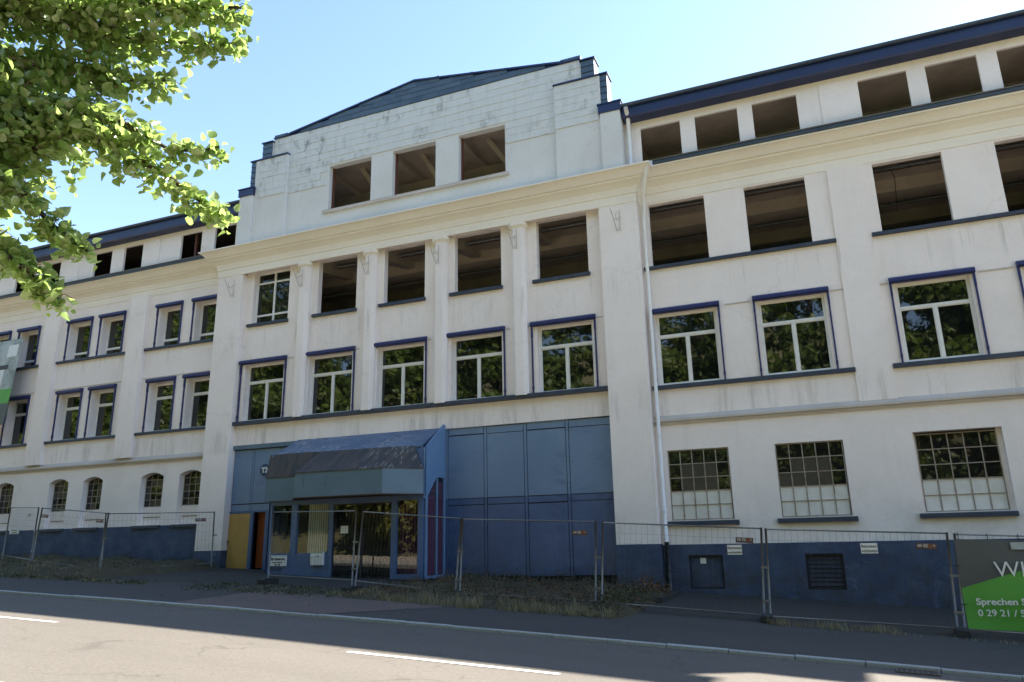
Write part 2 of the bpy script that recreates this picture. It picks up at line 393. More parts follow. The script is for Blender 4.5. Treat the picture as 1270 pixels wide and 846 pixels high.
# ------------------------------------------------------------------ the lie of the land
def g(X):
    X = max(-62, min(30, X)); return -1.788-.0570*X-.000443*X*X
def gr(X, Y):
    if Y >= 13.3: return g(X)+.22*min(Y-13.3, 12)/8.6
    if Y >= 5.85: return g(X)-.08
    if Y > -3: return g(X)+.02
    return g(X)+.02+(-3-Y)*.42
def road_z(x, y): return g(x)-.08+.03*(1-((y-9.8)/3.5)**2)+.018*max(0, (y-11)/2.25)
def sheet(name, x0, x1, nx, y0, y1, ny, zf, mat):
    mb = MB(); xs = [x0+(x1-x0)*i/nx for i in range(nx+1)]; ys = [y0+(y1-y0)*j/ny for j in range(ny+1)]
    mb.v = [(x, y, zf(x, y)) for y in ys for x in xs]
    for j in range(ny):
        for i in range(nx):
            a = j*(nx+1)+i; mb.f.append((a, a+1, a+nx+2, a+nx+1)); mb.mi.append(0)
    return tag(part(name, mb, mat, None, True), kind='structure')
def base_z(x, y):
    if y < -3: return gr(x, y)
    if y < 5.8: return g(x)-.02
    return gr(x, y)-.09
gb = MB(); ys = [-90, -45, -30, -22, -15, -8, -5, -3, 0, 3, 5.7, 5.95, 10, 13.0, 13.6, 18, 24, 40, 90, 300]; xs = [-300, -160, -100]+[-80+5*i for i in range(25)]+[60, 120, 300]
gb.v = [(x, y, base_z(x, y)) for y in ys for x in xs]
for j in range(len(ys)-1):
    for i in range(len(xs)-1):
        a = j*len(xs)+i; gb.f.append((a, a+1, a+len(xs)+1, a+len(xs))); gb.mi.append(0)
tag(part('ground', gb, 'ground', None, True), kind='structure')
sheet('road', -120, 60, 90, 5.9, 13.26, 8, road_z, 'road')
sheet('pavement', -120, 60, 90, 13.34, 17.0, 3, lambda x, y: gr(x, y), 'pavement')
sheet('yard', -70, 12, 60, 16.98, 21.95, 4, lambda x, y: gr(x, y)+.004, 'yard')
sheet('pavement_opposite', -120, 60, 90, -2.8, 5.62, 3, lambda x, y: g(x)+.03, 'slabs')  # widened out of view so more sun bounces to the facade
def marking(name, x0, x1, y0, y1):
    mb = MB(); n = max(1, int((x1-x0)/1.0))
    rz = lambda x, y: road_z(x, y)+.006
    for i in range(n+1):
        x = x0+(x1-x0)*i/n; mb.v += [(x, y0, rz(x, y0)), (x, y1, rz(x, y1))]
    for i in range(n): mb.f.append((2*i, 2*i+2, 2*i+3, 2*i+1)); mb.mi.append(0)
    return tag(part(name, mb, 'marking'), kind='structure')
for xa, xb in ((-34, -31), (-25, -22), (-15.95, -12.85), (-6.72, -3.44), (2.6, 5.7), (11.6, 14.6)):
    marking('lane_marking', xa, xb, 9.95, 10.07)
marking('edge_line', -100, 50, 6.2, 6.32)
# kerb: one stone per metre
kerb = empty('kerb', (0, 13.3, -1.8)); tag(kerb, kind='structure')
kb = MB()
pf = [(0, -.2), (0, -.015), (.012, 0), (.12, 0), (.12, -.2)]
n = len(pf); vs = [(-.494, y, z) for y, z in pf]+[(.494, y, z) for y, z in pf]
kb.add(vs, [tuple(reversed(range(n))), tuple(range(n, 2*n))]+[(i, (i+1) % n, (i+1) % n+n, i+n) for i in range(n)])
km = kb.mesh('kerb_stone', 'kerb')
for i in range(-46, 14):
    x = .33+i*1.0+.5; o = link('kerb_stone', km, kerb, (x, 13.25, g(x)+.004+random.uniform(-.006, .004)))
    o.rotation_euler = (0, math.atan(.057+.000886*x), random.uniform(-.002, .002))
ok = MB()
for i in range(-60, 30):
    ok.add([(x, y, g(x)+dz) for x in (i, i+1) for y, dz in ((5.92, -.25), (5.92, .035), (5.8, .035), (5.6, .035))], [(0, 4, 5, 1), (1, 5, 6, 2), (2, 6, 7, 3)])
tag(part('kerb_opposite', ok, 'kerb'), kind='structure')
# gully grate in the gutter
gg = empty('drain_grate', (1.0, 13.1, g(1.0)-.08)); tag(gg, 'rusty slotted drain grate in the gutter beside the kerb', 'drain')
tilt = -.058
mb = MB(); zz = lambda x: road_z(x, 13.1)+.01
for xa, xb, ya, yb in ((.72, 1.28, 12.90, 12.93), (.72, 1.28, 13.20, 13.23), (.72, .75, 12.93, 13.20), (1.25, 1.28, 12.93, 13.20)):
    z = zz((xa+xb)/2)
    mb.add([(x, y, zz(x)+d) for d in (-.02, .012) for y in (ya, yb) for x in (xa, xb)], [(0, 2, 3, 1), (4, 5, 7, 6), (0, 1, 5, 4), (2, 6, 7, 3), (0, 4, 6, 2), (1, 3, 7, 5)])
part('frame', mb, 'grate', gg)
for i in range(7):
    x = .78+i*.07; mb = MB(); mb.box(x, x+.03, 12.93, 13.2, zz(x)-.02, zz(x)+.008); part('bar', mb, 'grate', gg)
mb = MB(); mb.add([(x, y, zz(x)+.003) for y in (12.93, 13.2) for x in (.75, 1.25)], [(0, 1, 3, 2)]); part('shaft', mb, 'black', gg)
# worn patch of light stone in the road edge
# driveway of small red pavers
dv = MB(); quadp = [(-13.6, 13.38), (-9.6, 13.38), (-7.9, 15.7), (-9.2, 16.3), (-13.6, 16.2)]
dv.add([(x, y, gr(x, y)+.006) for x, y in quadp], [tuple(range(5))])
tag(part('driveway', dv, 'pavers'), kind='structure')

# ------------------------------------------------------------------ the factory building
B = empty('factory_building', (-12.8, 21.6, gr(-12.8, 21.6)))
tag(B, 'long white abandoned factory with blue plinth, stepped gable and rows of windows', 'building')
PW, CW, WW, GW = 21.6, 21.85, 22.0, 21.7     # planes: centre piers, centre wall, wing walls, gable wall

def wall(name, x0, x1, z0, z1, y, thick, ops, mat, parent=B, reveal_mat=None):
    xs = sorted({x0, x1}|{min(max(v, x0), x1) for o in ops for v in o[:2]}); zs = sorted({z0, z1}|{v for o in ops for v in o[2:4]})
    mb = MB()
    for i in range(len(xs)-1):
        for j in range(len(zs)-1):
            cx, cz = (xs[i]+xs[i+1])/2, (zs[j]+zs[j+1])/2
            if any(a < cx < b and c < cz < d for a, b, c, d in ops): continue
            for yy, fl in ((y, 1), (y+thick, -1)):
                q = [(xs[i], yy, zs[j]), (xs[i+1], yy, zs[j]), (xs[i+1], yy, zs[j+1]), (xs[i], yy, zs[j+1])]
                mb.add(q if fl > 0 else q[::-1], [(0, 1, 2, 3)])
    for a, b, c, d in ops:
        Y0, Y1 = y, y+thick
        mb.quad((a, Y0, c), (a, Y0, d), (a, Y1, d), (a, Y1, c)); mb.quad((b, Y0, d), (b, Y0, c), (b, Y1, c), (b, Y1, d))
        mb.quad((a, Y0, d), (b, Y0, d), (b, Y1, d), (a, Y1, d)); mb.quad((b, Y0, c), (a, Y0, c), (a, Y1, c), (b, Y1, c))
    for xx in (x0, x1): mb.quad((xx, y, z0), (xx, y+thick, z0), (xx, y+thick, z1), (xx, y, z1))
    mb.quad((x0, y, z1), (x1, y, z1), (x1, y+thick, z1), (x0, y+thick, z1)); mb.quad((x0, y, z0), (x0, y+thick, z0), (x1, y+thick, z0), (x1, y, z0))
    return part(name, mb, mat, parent)

k = CW/PW
# openings (x0, x1, z0, z1)
C1 = [(a*k, b*k, 4.62, 6.80) for a, b in ((-19.5, -17.72), (-16.6, -14.76), (-13.72, -11.9), (-10.86, -9.03), (-7.80, -5.98))]
C2 = [(a*k, b*k, 8.40, 10.5) for a, b in ((-19.38, -17.70), (-16.38, -14.70), (-13.54, -11.90), (-10.74, -9.01), (-7.73, -6.0))]
centre_wall = wall('wall', -21.0, -4.5, 3.72, 7.5, CW, .42, C1, 'plaster')
wall('wall', -21.0, -4.5, 7.5, 10.62, CW, .24, C2, 'plaster')
R0 = [(-4.02, -2.29, .58, 2.57), (-1.04, .71, .58, 2.57), (2.39, 4.41, .60, 2.65), (5.40, 7.42, .60, 2.65)]
R1 = [(-4.08, -2.28, 4.52, 6.74), (-1.07, .74, 4.52, 6.74), (2.54, 4.34, 4.52, 6.74), (5.55, 7.35, 4.52, 6.74)]
R2 = [(-4.06, -2.31, 8.30, 10.40), (-1.11, .63, 8.30, 10.40), (2.46, 4.23, 8.30, 10.40), (5.51, 7.28, 8.30, 10.40)]
R3 = [(a, b, 11.96, 13.17) for a, b in ((-4.13, -2.84), (-2.37, -1.05), (-.6, .705), (2.43, 3.735), (4.22, 5.52), (6.01, 7.31))]
hatch = [(-3.63, -2.70, -1.27, -.375), (-.585, .345, -1.285, -.375)]
right_wall = wall('wall', -4.6, 11.2, -.08, 7.4, WW, .42, R0+R1, 'plaster')
wall('wall', -4.6, 11.2, 7.4, 10.9, WW, .2, R2, 'plaster')
wall('wall', -5.25, 11.2, 10.9, 13.5, WW, .09, R3, 'plaster')
L1 = [(a+.12, b-.10, 4.62, 6.60) for a, b in ((-24.8, -23.33), (-22.85, -21.38), (-29.97, -28.5), (-28.04, -26.56), (-33.19, -31.73), (-35.1, -33.65), (-38.3, -36.9))]
L2 = [(a+.12, b-.10, 8.10, 9.78) for a, b in ((-24.71, -23.35), (-22.77, -21.4), (-29.92, -28.45), (-27.97, -26.52), (-33.1, -31.72), (-35.05, -33.65), (-38.3, -36.9))]
L3 = [(a, b, 11.72, 12.93) for a, b in ((-23.83, -22.70), (-22.0, -20.9), (-28.9, -27.83), (-27.1, -26.0), (-34.0, -32.87), (-32.16, -31.04), (-37.2, -36.1))]
L0 = [(a, b, 1.0, 2.98) for a, b in ((-24.62, -23.45), (-22.66, -21.5), (-29.76, -28.62), (-27.78, -26.69), (-33.04, -31.9), (-34.96, -33.84))]
left_wall = wall('wall', -41.5, -20.9, .96, 10.9, WW, .42, L0+L1+L2, 'plaster')
wall('wall', -41.5, -19.8, 10.9, 13.2, WW, .09, L3, 'plaster')

# plinths
def plinth(x0, x1, ytop, zt, ops=()):
    return wall('plinth', x0, x1, -4, zt, ytop, .45, list(ops), 'plinth')
plinth(-4.36, 11.26, WW-.05, -.08, hatch); plinth(-41.5, -21.15, WW-.05, .96)
# hatches in the right plinth
for i, (a, b, c, d) in enumerate(hatch):
    hp = MB(); hp.box(a+.03, b-.03, WW+.06, WW+.1, c+.03, d-.03)
    h_ = part('hatch', hp, 'plinth' if i == 0 else 'dark_panel', B)
    fr = MB()
    for q in ((a, b, d-.06, d), (a, b, c, c+.05), (a, a+.05, c+.05, d-.06), (b-.05, b, c+.05, d-.06)): fr.box(q[0], q[1], WW+.02, WW+.05, q[2], q[3])
    part('frame', fr, 'dark_panel', h_)
    if i == 0:
        nt = MB(); nt.box(-3.33, -3.17, WW+.045, WW+.055, -.60, -.45); part('notice', nt, 'plate_white', h_)
    else:
        for q in range(7):
            lv = MB(); zz0 = c+.1+q*.11; lv.add([(a+.06, WW+.03, zz0), (b-.06, WW+.03, zz0), (b-.06, WW+.058, zz0+.09), (a+.06, WW+.058, zz0+.09)], [(0, 1, 2, 3)]); part('slat', lv, 'dark_panel', h_)

# centre piers
for a, b, zp in ((-21.2, -19.98, .0), (-5.58, -4.35, -.05)):
    mb = MB(); mb.box(a, b, PW, CW+.5, zp, 10.445); pr = part('pier', mb, 'plaster', B)
    mb = MB(); mb.box(a-.012, b+.012, PW-.012, CW+.5, -4, zp); part('pier_base', mb, 'plinth', pr)
# engaged columns between the windows
for xc in (-17.08, -14.18, -11.33, -8.42):
    def hex_(w, d): return [(xc-w, CW+.02), (xc-w, PW+.11-d), (xc-w*.55, PW-.02-d), (xc+w*.55, PW-.02-d), (xc+w, PW+.11-d), (xc+w, CW+.02)]
    mb = MB(); mb.prism_z(hex_(.245, 0), 4.56, 10.28); col = part('column', mb, 'plaster', B)
    mb = MB(); mb.prism_z(hex_(.25, .0), 10.26, 10.34, 0, hex_(.32, .07)); mb.prism_z(hex_(.325, .075), 10.34, 10.5); part('capital', mb, 'plaster_trim', col)
# wing pilasters
for a, b, zl, zh in ((1.25, 2.18, 3.56, 10.46), (7.78, 8.7, 3.56, 10.46), (-26.07, -25.15, 3.62, 10.40), (-31.22, -30.3, 3.62, 10.40), (-36.4, -35.45, 3.62, 10.40), (-41.5, -40.6, 3.62, 10.40)):
    d = .06 if a > 0 else .2
    mb = MB(); mb.box(a, b, WW-d, WW+.05, zl, zh); part('pilaster', mb, 'plaster', B)
for a, b, z0, z1 in ((1.36, 1.97, 11.6, 13.3), (-25.7, -25.0, 11.4, 13.05), (-30.6, -29.8, 11.4, 13.05)):
    mb = MB(); mb.box(a, b, WW-.03, WW+.05, z0, z1); part('pilaster', mb, 'plaster', B)
# cornices
prof = [(.02, 0), (.02, .28), (.05, .30), (.055, .36), (.10, .50), (.20, .60), (.30, .665), (.30, .72), (.36, .73), (.44, .84), (.52, .92), (.60, .955), (.60, 1.0), (-.05, 1.06), (-.05, 0)]
mb = MB(); mb.sweep([(-21.2, 22.3), (-21.2, PW), (-4.35, PW), (-4.35, 22.3)], [(o, 10.44+z) for o, z in prof])
part('cornice', mb, 'plaster_trim', B)
mb = MB(); mb.sweep([(-4.36, WW), (11.2, WW), (11.2, 26)], [(o, 10.46+z*1.0) for o, z in prof]); part('cornice', mb, 'plaster_trim', B)
mb = MB(); mb.sweep([(-41.5, WW), (-21.21, WW)], [(o, 10.40+z*.95) for o, z in prof]); part('cornice', mb, 'plaster_trim', B)
# string courses over the ground floor
prof2 = [(-.02, 0), (.05, 0), (.07, .06), (.13, .09), (.13, .15), (.02, .27), (-.02, .27)]
mb = MB(); mb.sweep([(-4.35, WW), (11.2, WW)], [(o, 3.32+z) for o, z in prof2]); part('string_course', mb, 'ledge', B)
mb = MB(); mb.sweep([(-41.5, WW), (-21.2, WW)], [(o, 3.36+z) for o, z in prof2]); part('string_course', mb, 'ledge', B)
# thin ledges at lintel level
for a, b, y, z in ((-2.0, -1.28, WW, 6.78), (.92, 1.25, WW, 6.78), (2.18, 2.36, WW, 6.78), (4.55, 5.36, WW, 6.78), (-30.28, -26.1, WW, 6.84), (-25.12, -21.2, WW, 6.82), (-35.4, -31.25, WW, 6.84)):
    mb = MB(); mb.box(a, b, y-.022, y+.01, z-.025, z+.012); part('ledge', mb, 'ledge', B)
for xa, xb in ((-20.2, -19.97), (-17.82, -17.5), (-17.0, -16.98), (-14.8, -14.64), (-13.98, -14.02+.0), (-11.88, -11.75), (-8.95, -8.85), (-8.3, -8.07), (-5.92, -5.68)):
    if xb-xa > .05:
        mb = MB(); mb.box(xa, xb, CW-.015, CW+.01, 6.84, 6.87); part('ledge', mb, 'ledge', B)

# sills
def sill(a, b, y, zt, h=.11, pr=.11, mat='sill'):
    mb = MB(); mb.add([(x, yy, z) for x in (a, b) for yy, z in ((y-pr, zt-h), (y-pr, zt-.02), (y-pr+.01, zt), (y+.12, zt+.02), (y+.12, zt-h))], [(0, 1, 2, 3, 4), (9, 8, 7, 6, 5), (0, 5, 6, 1), (1, 6, 7, 2), (2, 7, 8, 3), (3, 8, 9, 4), (4, 9, 5, 0)])
    return part('sill', mb, mat, B)
for a, b, c, d in C2: sill(a-.16, b+.05, CW, c-.01)
sill(-19.97*k+.05, -5.58, CW, 4.6, .13, .2)
sill(-4.3, 1.25, WW, 8.29, .1); sill(2.18, 7.78, WW, 8.29, .1); sill(-4.3, 1.27, WW, 4.5, .12); sill(2.2, 7.78, WW, 4.5, .12)
for a, b in ((-30.3, -26.09), (-25.15, -21.25), (-35.4, -31.24), (-40.5, -36.45)): sill(a, b, WW, 8.09, .1); sill(a, b, WW, 4.6, .1)
for a, b, c, d in R0: sill(a-.12, b+.12 if b < 2 else b, WW, c-.03, .12)
for a, b, c, d in L0: sill(a-.14, b+.08, WW, c-.03, .1, .12)

# modern white windows with blue awning rails
def pane(win, x0, x1, z0, z1, y, mat='glass'):
    mb = MB(); w, h = (x1-x0)/2, (z1-z0)/2
    key = ('pane', mat)
    if key not in PANE:
        mb.box(-1, 1, -.004, .004, -1, 1); PANE[key] = mb.mesh('pane', mat)
    o = link('pane', PANE[key], win, ((x0+x1)/2, y, (z0+z1)/2)); o.scale = (w, 1, h)
    o.rotation_euler = (random.uniform(-.006, .006), 0, random.uniform(-.008, .008))
    return o
PANE = {}
def frame_bars(rects, y0, y1):
    mb = MB()
    for a, b, c, d in rects: mb.box(a, b, y0, y1, c, d)
    return mb
def modern(op, y, rec, style, blue=True, bx=None):
    a, b, c, d = op; yf = y+rec; t = .055
    outer = [(a, b, d-t, d), (a, b, c, c+t), (a, a+t, c+t, d-t), (b-t, b, c+t, d-t)]
    mb = frame_bars(outer, yf, yf+.07); win = part('window', mb, 'white_frame', B)
    sub = MB(); H = d-c
    if style == 'T':                               # fixed light above two casements
        zt = d-.315*H; xm = (a+b)/2
        sub.box(a+t, b-t, yf-.012, yf+.06, zt-.036, zt+.036); sub.box(xm-.04, xm+.04, yf-.012, yf+.06, c+t, zt-.036)
        cells = [(a+t, b-t, zt+.036, d-t), (a+t, xm-.04, c+t, zt-.036), (xm+.04, b-t, c+t, zt-.036)]
    elif style == 'L1':
        zt = d-.30*H; sub.box(a+t, b-t, yf-.012, yf+.06, zt-.036, zt+.036); cells = [(a+t, b-t, zt+.036, d-t), (a+t, b-t, c+t, zt-.036)]
    elif style == 'L2':
        zt = c+.2*H; sub.box(a+t, b-t, yf-.012, yf+.06, zt-.036, zt+.036); cells = [(a+t, b-t, zt+.036, d-t), (a+t, b-t, c+t, zt-.036)]
    else:                                          # old six-light window
        xm = (a+b)/2; z1 = d-.2*H; z2 = c+.17*H
        sub.box(xm-.04, xm+.04, yf-.01, yf+.05, c+t, d-t)
        for q in (z1, z2): sub.box(a+t, xm-.04, yf-.008, yf+.05, q-.035, q+.035); sub.box(xm+.04, b-t, yf-.008, yf+.05, q-.035, q+.035)
        cells = [(xa, xb, za, zb) for xa, xb in ((a+t, xm-.04), (xm+.04, b-t)) for za, zb in ((z1+.035, d-t), (z2+.035, z1-.035), (c+t, z2-.035))]
    part('transom', sub, 'white_frame', win)
    for (xa, xb, za, zb) in cells:
        sa = MB(); q = .024
        if style in 'TL1L2' and zb-za > .5:
            for r_ in ((xa, xb, zb-q, zb), (xa, xb, za, za+q), (xa, xa+q, za+q, zb-q), (xb-q, xb, za+q, zb-q)): sa.box(r_[0], r_[1], yf+.008, yf+.05, r_[2], r_[3])
            part('casement', sa, 'white_frame', win)
        pane(win, xa, xb, za, zb, yf+.04, 'glass' if style != 'O' else 'old_glass')
    if blue:
        x0, x1 = bx
        aw = MB(); aw.sweep([(x0-.03, y), (x1+.03, y)], [(.0, d+.0), (.12, d+.0), (.16, d+.03), (.16, d+.11), (.11, d+.155), (0, d+.165)])
        awo = part('awning_box', aw, 'awning', win)
        for xx in (x0, x1):
            rl = MB(); rl.box(xx-.022, xx+.022, y-.06, y-.01, c-.02, d+.0); rl.box(xx-.028, xx+.028, y-.07, y+.005, c+.12, c+.22); rl.box(xx-.026, xx+.026, y-.075, y-.005, d-.35, d-.02)
            part('guide_rail', rl, 'awning', awo)
for op in C1: modern(op, CW, .2, 'T', True, (op[0]-.17, op[1]+.10))
modern(C2[0], CW, .2, 'O', False)
for op in R1: modern(op, WW, .14, 'T', True, (op[0]-.10, op[1]+.10))
for op in L1: modern(op, WW, .3, 'L1', True, (op[0]-.1, op[1]+.08))
for op in L2: modern(op, WW, .3, 'L2', True, (op[0]-.1, op[1]+.08))

# steel sash windows on the ground floor of the right wing
dust = {(0, 1, 1), (0, 1, 2), (0, 2, 1), (0, 2, 2), (0, 1, 3), (0, 2, 3), (1, 1, 1), (1, 1, 2), (1, 1, 3), (1, 2, 1), (1, 2, 2), (1, 2, 3), (1, 2, 0)}
for wi, (a, b, c, d) in enumerate(R0):
    rec = .06 if wi < 2 else .2
    e = .03 if wi < 2 else .12
    xa, xb, za, zb = a+e*.6, b-e, c+.02, d-(.02 if wi < 2 else .06); y = WW+rec
    zs_ = [zb-(zb-za)*f for f in (0, .2, .4, .595, .795, 1)]; xs_ = [xa+(xb-xa)*i/5 for i in range(6)]
    mb = MB(); th = .014
    for x in xs_: mb.box(x-th, x+th, y-.02, y+.02, za, zb)
    for z in zs_: mb.box(xa, xb, y-.022, y+.018, z-th*.9, z+th*.9)
    if wi >= 2:
        mb.box(a, xa-th, y-.01, y+.05, c, d, 1); mb.box(xb+th, b, y-.01, y+.05, c, d, 1)
    win = part('window', mb, ['steel_sash', 'plaster'], B)
    for r_ in range(5):
        for q in range(5):
            m_ = 'white_pane' if r_ > 2 else ('dusty' if (wi, r_, q) in dust else 'old_glass')
            pane(win, xs_[q]+th, xs_[q+1]-th, zs_[r_+1]+th*.9, zs_[r_]-th*.9, y+(.004 if r_ > 2 else .0), m_)
# arched steel sashes on the ground floor of the left wing
for a, b, c, d in L0:
    y = WW+.28; xm = (a+b)/2; hw = (b-a)/2; rise = .16
    arch = lambda x: d-rise*((x-xm)/hw)**2
    sp = MB(); N = 10
    for s_ in range(N):
        x0 = a+(b-a)*s_/N; x1 = a+(b-a)*(s_+1)/N
        sp.add([(x0, yy, z) for yy in (WW, WW+.42) for z in (arch(x0), d+.002)]+[(x1, yy, z) for yy in (WW, WW+.42) for z in (arch(x1), d+.002)],
               [(0, 4, 5, 1), (2, 3, 7, 6), (0, 2, 6, 4)])
    part('arch', sp, 'plaster', B)
    zb0 = 1.70; mb = MB(); th = .013
    xs_ = [a+(b-a)*i/4 for i in range(5)]; zs_ = [zb0+(d-zb0)*i/5 for i in range(6)]
    for x in xs_: mb.box(x-th, x+th, y-.02, y+.02, zb0, arch(min(max(x, a+.02), b-.02)))
    for z in zs_[:-1]: mb.box(a, b, y-.022, y+.018, z-th, z+th)
    pts = [(a+(b-a)*i/N, y, arch(a+(b-a)*i/N)-.01) for i in range(N+1)]; mb.tube(pts, .015, 4)
    win = part('window', mb, 'steel_sash', B)
    for r_ in range(5):
        for q in range(4): pane(win, xs_[q]+th, xs_[q+1]-th, zs_[r_]+th, zs_[r_+1]-th, y, 'dusty' if random.random() < .35 else 'old_glass')
    inf = MB(); inf.box(a, b, y-.02, y+.1, c, zb0-.02); fi = part('infill', inf, 'plaster', win)
    br = MB(); br.box(a+.05, b-.02, y-.035, y-.02, c+.27, c+.31); part('bar', br, 'steel_sash', win)

# wing eaves
def eaves(x0, x1, z0, z1, ret=None):
    mb = MB(); mb.sweep([(x0, WW), (x1, WW)], [(0, z0-.02), (.38, z0), (.41, z0+.05), (.42, z1-.02), (.0, z1+.02)]); f = part('fascia', mb, 'navy', B)
    gt = MB(); pts = [(.42+.06+.075*math.sin(t), z1-.02-.085*math.cos(t)) for t in [math.pi*(-.5+i/8) for i in range(9)]]
    pr = pts+[(o-(.01 if o > .5 else -.01), z+.008) for o, z in reversed(pts)]
    gt.sweep([(x0, WW), (x1, WW)], pr); part('gutter', gt, 'slate_gutter', f)
M['slate_gutter'] = paint('gutter_blue', (.04, .06, .10), (.06, .085, .13), 3, .7, (.35, .5))
eaves(-4.62, 11.6, 13.46, 13.92); eaves(-41.9, -20.35, 13.15, 13.66)
# gutters lying on the wing cornices
for x0, x1, z in ((-3.7, 11.7, 11.46), (-41.5, -21.86, 11.33)):
    mb = MB(); mb.sweep([(x0, WW), (x1, WW)], [(.50, z+.0), (.64, z+.01), (.655, z+.09), (.635, z+.13), (.60, z+.10), (.0, z+.32), (0, z)]); part('gutter', mb, 'slate_gutter', B)
    mb = MB(); mb.tube([(x0, WW-.66, z+.135), (x1, WW-.66, z+.135)], .022, 6); part('gutter_rim', mb, 'galv', B)
# roofs
def roof(x0, x1, z):
    mb = MB(); mb.sweep([(x0, WW), (x1, WW)], [(.40, z+.02), (-7, z+2.3), (-14.4, z), (-14.4, z-.15), (-7, z+2.1), (.2, z-.12)]); part('roof', mb, 'slate', B)
roof(-4.5, 11.4, 13.93); roof(-41.9, -20.2, 13.65)

# ---- stepped gable
GO = [(-16.20, -14.31, 12.46, 14.33), (-13.38, -11.57, 12.46, 14.33), (-10.64, -8.83, 12.46, 14.33)]
gable = wall('gable_wall', -18.97, -5.95, 11.42, 16.14, GW, .26, GO, 'plaster_attic')
for a, b in ((-19.72, -18.15), (-6.92, -5.30)):
    mb = MB(); mb.box(a, b, GW-.13, GW+.45, 11.42, 15.25); part('gable_shoulder', mb, 'plaster_attic', B)
for a, b, ba, bb, ca, cb in ((-20.36, -19.72, -19.97, -19.5, -19.46, -18.99), (-5.33, -4.66, -5.40, -5.06, -5.93, -5.47)):
    zt = 13.74
    mb = MB(); mb.box(a, b, GW-.22, GW+.45, 11.42, zt); st = part('gable_post', mb, 'plaster_attic', B)
    mb = MB(); mb.box(a-.05, b+.05, GW-.26, GW+.47, zt, zt+.30); mb.box(a-.08, b+.08, GW-.29, GW+.5, zt+.30, zt+.34); part('coping', mb, 'navy', st)
    for x0, x1, z0, z1 in ((ba, bb, zt+.34, 15.28), (ca, cb, 15.28, 16.0)):
        mb = MB(); mb.box(x0, x1, GW-.08, GW+.42, z0, z1); sp = part('gable_step', mb, 'plaster_attic', B)
        nr = int((z1-z0)/.235+.5)
        for r_ in range(nr):
            for h in range(1):
                t_ = MB(); zz0 = z0+(z1-z0)*r_/nr; zz1 = z0+(z1-z0)*(r_+1)/nr-.012
                t_.add([(x, y, z) for x in (x0-.005, x1+.005) for y, z in ((GW-.125, zz0), (GW-.10, zz1), (GW-.08, zz1), (GW-.08, zz0))], [(0, 1, 2, 3), (7, 6, 5, 4), (0, 4, 5, 1), (1, 5, 6, 2), (3, 2, 6, 7), (0, 3, 7, 4)])
                part('slate', t_, 'slate', sp)
        mb = MB(); mb.box(x0-.05, x1+.05, GW-.16, GW+.46, z1, z1+.045); part('coping', mb, 'navy', sp)
# copings of the shoulders and the top
for a, b, y, z in ((-19.5, -18.13, GW-.20, 15.25), (-6.95, -5.36, GW-.20, 15.25), (-18.98, -18.25, GW-.08, 16.14), (-6.70, -5.95, GW-.08, 16.14)):
    mb = MB(); mb.box(a, b, y, GW+.46, z, z+.05); part('coping', mb, 'navy', B)
for a, b in ((-18.96, -18.3), (-6.68, -5.95)):
    mb = MB(); mb.box(a, b, GW-.05, GW+.4, 16.19, 16.30); part('coping', mb, 'slate', B)
# white cladding tiles
TW, TH = .61, .262
tm = MB(); tm.add([(x, y, z) for x in (-.5, .5) for y, z in ((-.032, 0), (-.02, 1), (0, 1), (0, 0))], [(0, 1, 2, 3), (7, 6, 5, 4), (0, 4, 5, 1), (1, 5, 6, 2), (3, 2, 6, 7), (0, 3, 7, 4)])
TM = tm.mesh('tile', 'tile')
def tiles(x0, x1, z0, z1, y, parent, skip, mesh=TM, tw=TW, th=TH, name='tile', clip=None, off=0):
    nr = max(1, round((z1-z0)/th)); th = (z1-z0)/nr
    for r_ in range(nr):
        za = z0+r_*th
        x = x0-(tw/2 if (r_+off) % 2 else 0)
        while x < x1-.02:
            a, b = max(x, x0), min(x+tw, x1)
            x += tw
            for (sa, sb, sz) in skip:
                if za+th*.5 < sz:
                    if sa < (a+b)/2 < sb: a = b = 0
                    elif a < sa < b: b = sa
                    elif a < sb < b: a = sb
            if clip:
                lim = clip(za+th*.35)
                a, b = max(a, lim[0]), min(b, lim[1])
            if b-a < .05: continue
            o = link(name, mesh, parent, ((a+b)/2, y+random.uniform(-.004, .004), za))
            o.scale = (b-a-.002, 1, th*1.02)
            o.rotation_euler = (0, random.uniform(-.006, .006), 0)
tiles(-18.15, -6.92, 13.56, 15.26, GW, gable, [(-16.33, -8.78, 14.36)])
tiles(-18.97, -5.95, 15.26, 16.13, GW, gable, [], off=1)
shoulders = [o for o in B.children if o.name.startswith('gable_shoulder')]
tiles(-19.5, -18.15, 13.58, 15.24, GW-.13, shoulders[0], []); tiles(-6.92, -5.38, 13.58, 15.24, GW-.13, shoulders[1], [])
# slate pediment
mb = MB(); mb.prism_y([(-18.3, 16.14), (-6.68, 16.14), (-12.48, 17.06)], GW-.02, GW+.3); ped = part('pediment', mb, 'navy', B)
sm = MB(); sm.add([(x, y, z) for x in (-.5, .5) for y, z in ((-.03, 0), (-.015, 1), (0, 1), (0, 0))], [(0, 1, 2, 3), (7, 6, 5, 4), (0, 4, 5, 1), (1, 5, 6, 2), (3, 2, 6, 7), (0, 3, 7, 4)])
def pclip(z):
    f = (z-16.14)/.92; return (-18.3+f*5.82+.03, -6.68-f*5.8-.03)
tiles(-18.3, -6.68, 16.15, 17.03, GW-.025, ped, [], sm.mesh('slate', 'slate'), .62, .22, 'slate', pclip)
for xa in (-18.42, -6.54):
    mb = MB(); mb.prism_y([(xa, 16.15), (-12.48, 17.07), (-12.48, 17.13), (xa, 16.22)], GW-.09, GW+.34); part('verge', mb, 'navy', ped)
